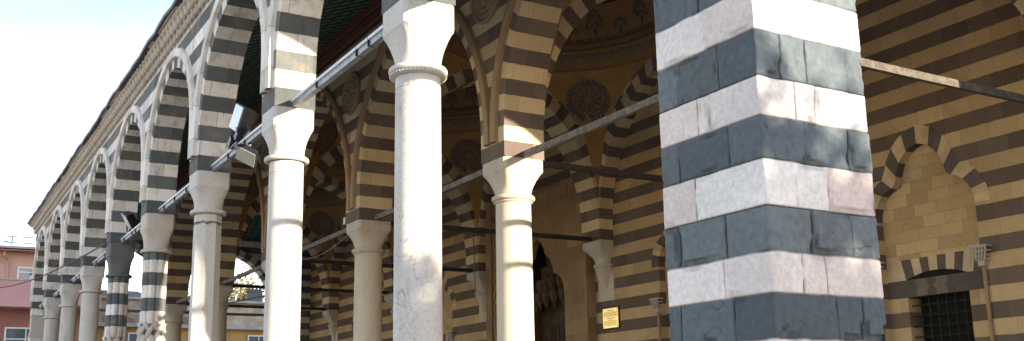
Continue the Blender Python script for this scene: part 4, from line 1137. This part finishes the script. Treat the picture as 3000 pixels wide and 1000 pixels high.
# ------------------------------------------------------------------ ground
g = MB(); g.poly([(-900, -900, -LIFT), (900, -900, -LIFT), (900, 900, -LIFT), (-900, 900, -LIFT)], [(-900, -900), (900, -900), (900, 900), (-900, 900)]); struct(g.build('ground', 'ground'))
g = MB(); g.box(AX[9] - 1.2, AX[0] + 1.2, YO0 - .7, YW, -LIFT - .05, -LIFT + .012); struct(g.build('portico_floor', 'portalfloor'))

# ------------------------------------------------------------------ camera, sun, sky
yaw, pitch, roll = 1.0361, .208, -.0182; f_ = 2994.96; cy_ = 570.68
fw_ = Vector((-sin(yaw) * cos(pitch), cos(yaw) * cos(pitch), sin(pitch))); r_ = Vector((cos(yaw), sin(yaw), 0)); u_ = r_.cross(fw_)
r2 = r_ * cos(roll) + u_ * sin(roll); u2 = -r_ * sin(roll) + u_ * cos(roll)
cam = bpy.data.cameras.new('camera'); co = bpy.data.objects.new('camera', cam); COL.objects.link(co)
mt = Matrix((r2, u2, -fw_)).transposed().to_4x4(); mt.translation = Vector((0, 0, LIFT)); co.matrix_world = mt
cam.sensor_width = 36; cam.lens = 36 * f_ / 3000; cam.shift_y = (cy_ - 500) / 3000; cam.clip_end = 3000; cam.clip_start = .05
scene.camera = co
AZ, EL = math.radians(19.5), math.radians(10.0)          # sun: from +X, turned 19 degrees toward +Y
sd = Vector((cos(AZ) * cos(EL), sin(AZ) * cos(EL), sin(EL)))
sl_ = bpy.data.lights.new('sun', 'SUN'); sl_.energy = 14.; sl_.angle = math.radians(.5); sl_.color = (1, .87, .67)
so = bpy.data.objects.new('sun', sl_); COL.objects.link(so); so.rotation_euler = sd.to_track_quat('Z', 'Y').to_euler(); so.location = (20, 10, 20)
w = bpy.data.worlds.new('World'); scene.world = w; w.use_nodes = True; nt = w.node_tree; nt.nodes.clear()
sky = nt.nodes.new('ShaderNodeTexSky'); sky.sky_type = 'NISHITA'; sky.sun_disc = False; sky.sun_elevation = EL; sky.sun_rotation = pi / 2 - AZ
sky.air_density = 1.; sky.dust_density = .08; sky.ozone_density = 1.
bg = nt.nodes.new('ShaderNodeBackground'); bg.inputs[1].default_value = .62
ow = nt.nodes.new('ShaderNodeOutputWorld'); mxn = nt.nodes.new('ShaderNodeMix'); mxn.data_type = 'RGBA'; mxn.blend_type = 'MULTIPLY'; mxn.inputs[0].default_value = 1.; mxn.inputs[7].default_value = (1.12, .945, .955, 1)
# the sky deepens away from the hazy horizon on the side opposite the sun
tcw = nt.nodes.new('ShaderNodeTexCoord'); dt = nt.nodes.new('ShaderNodeVectorMath'); dt.operation = 'DOT_PRODUCT'; dt.inputs[1].default_value = (-.75, .0, .66)
nt.links.new(tcw.outputs['Generated'], dt.inputs[0]); mr = nt.nodes.new('ShaderNodeMapRange'); mr.interpolation_type = 'SMOOTHSTEP'
nt.links.new(dt.outputs['Value'], mr.inputs[0]); mr.inputs[1].default_value = .893; mr.inputs[2].default_value = .937
mx2 = nt.nodes.new('ShaderNodeMix'); mx2.data_type = 'RGBA'; mx2.blend_type = 'MULTIPLY'; nt.links.new(mr.outputs[0], mx2.inputs[0]); mx2.inputs[7].default_value = (.66, .80, .88, 1)
nt.links.new(sky.outputs[0], mxn.inputs[6]); nt.links.new(mxn.outputs[2], mx2.inputs[6]); nt.links.new(mx2.outputs[2], bg.inputs[0]); nt.links.new(bg.outputs[0], ow.inputs[0])
scene.view_settings.view_transform = 'Standard'; scene.view_settings.look = 'None'; scene.view_settings.exposure = 0
scene.cycles.max_bounces = 8; scene.cycles.diffuse_bounces = 6
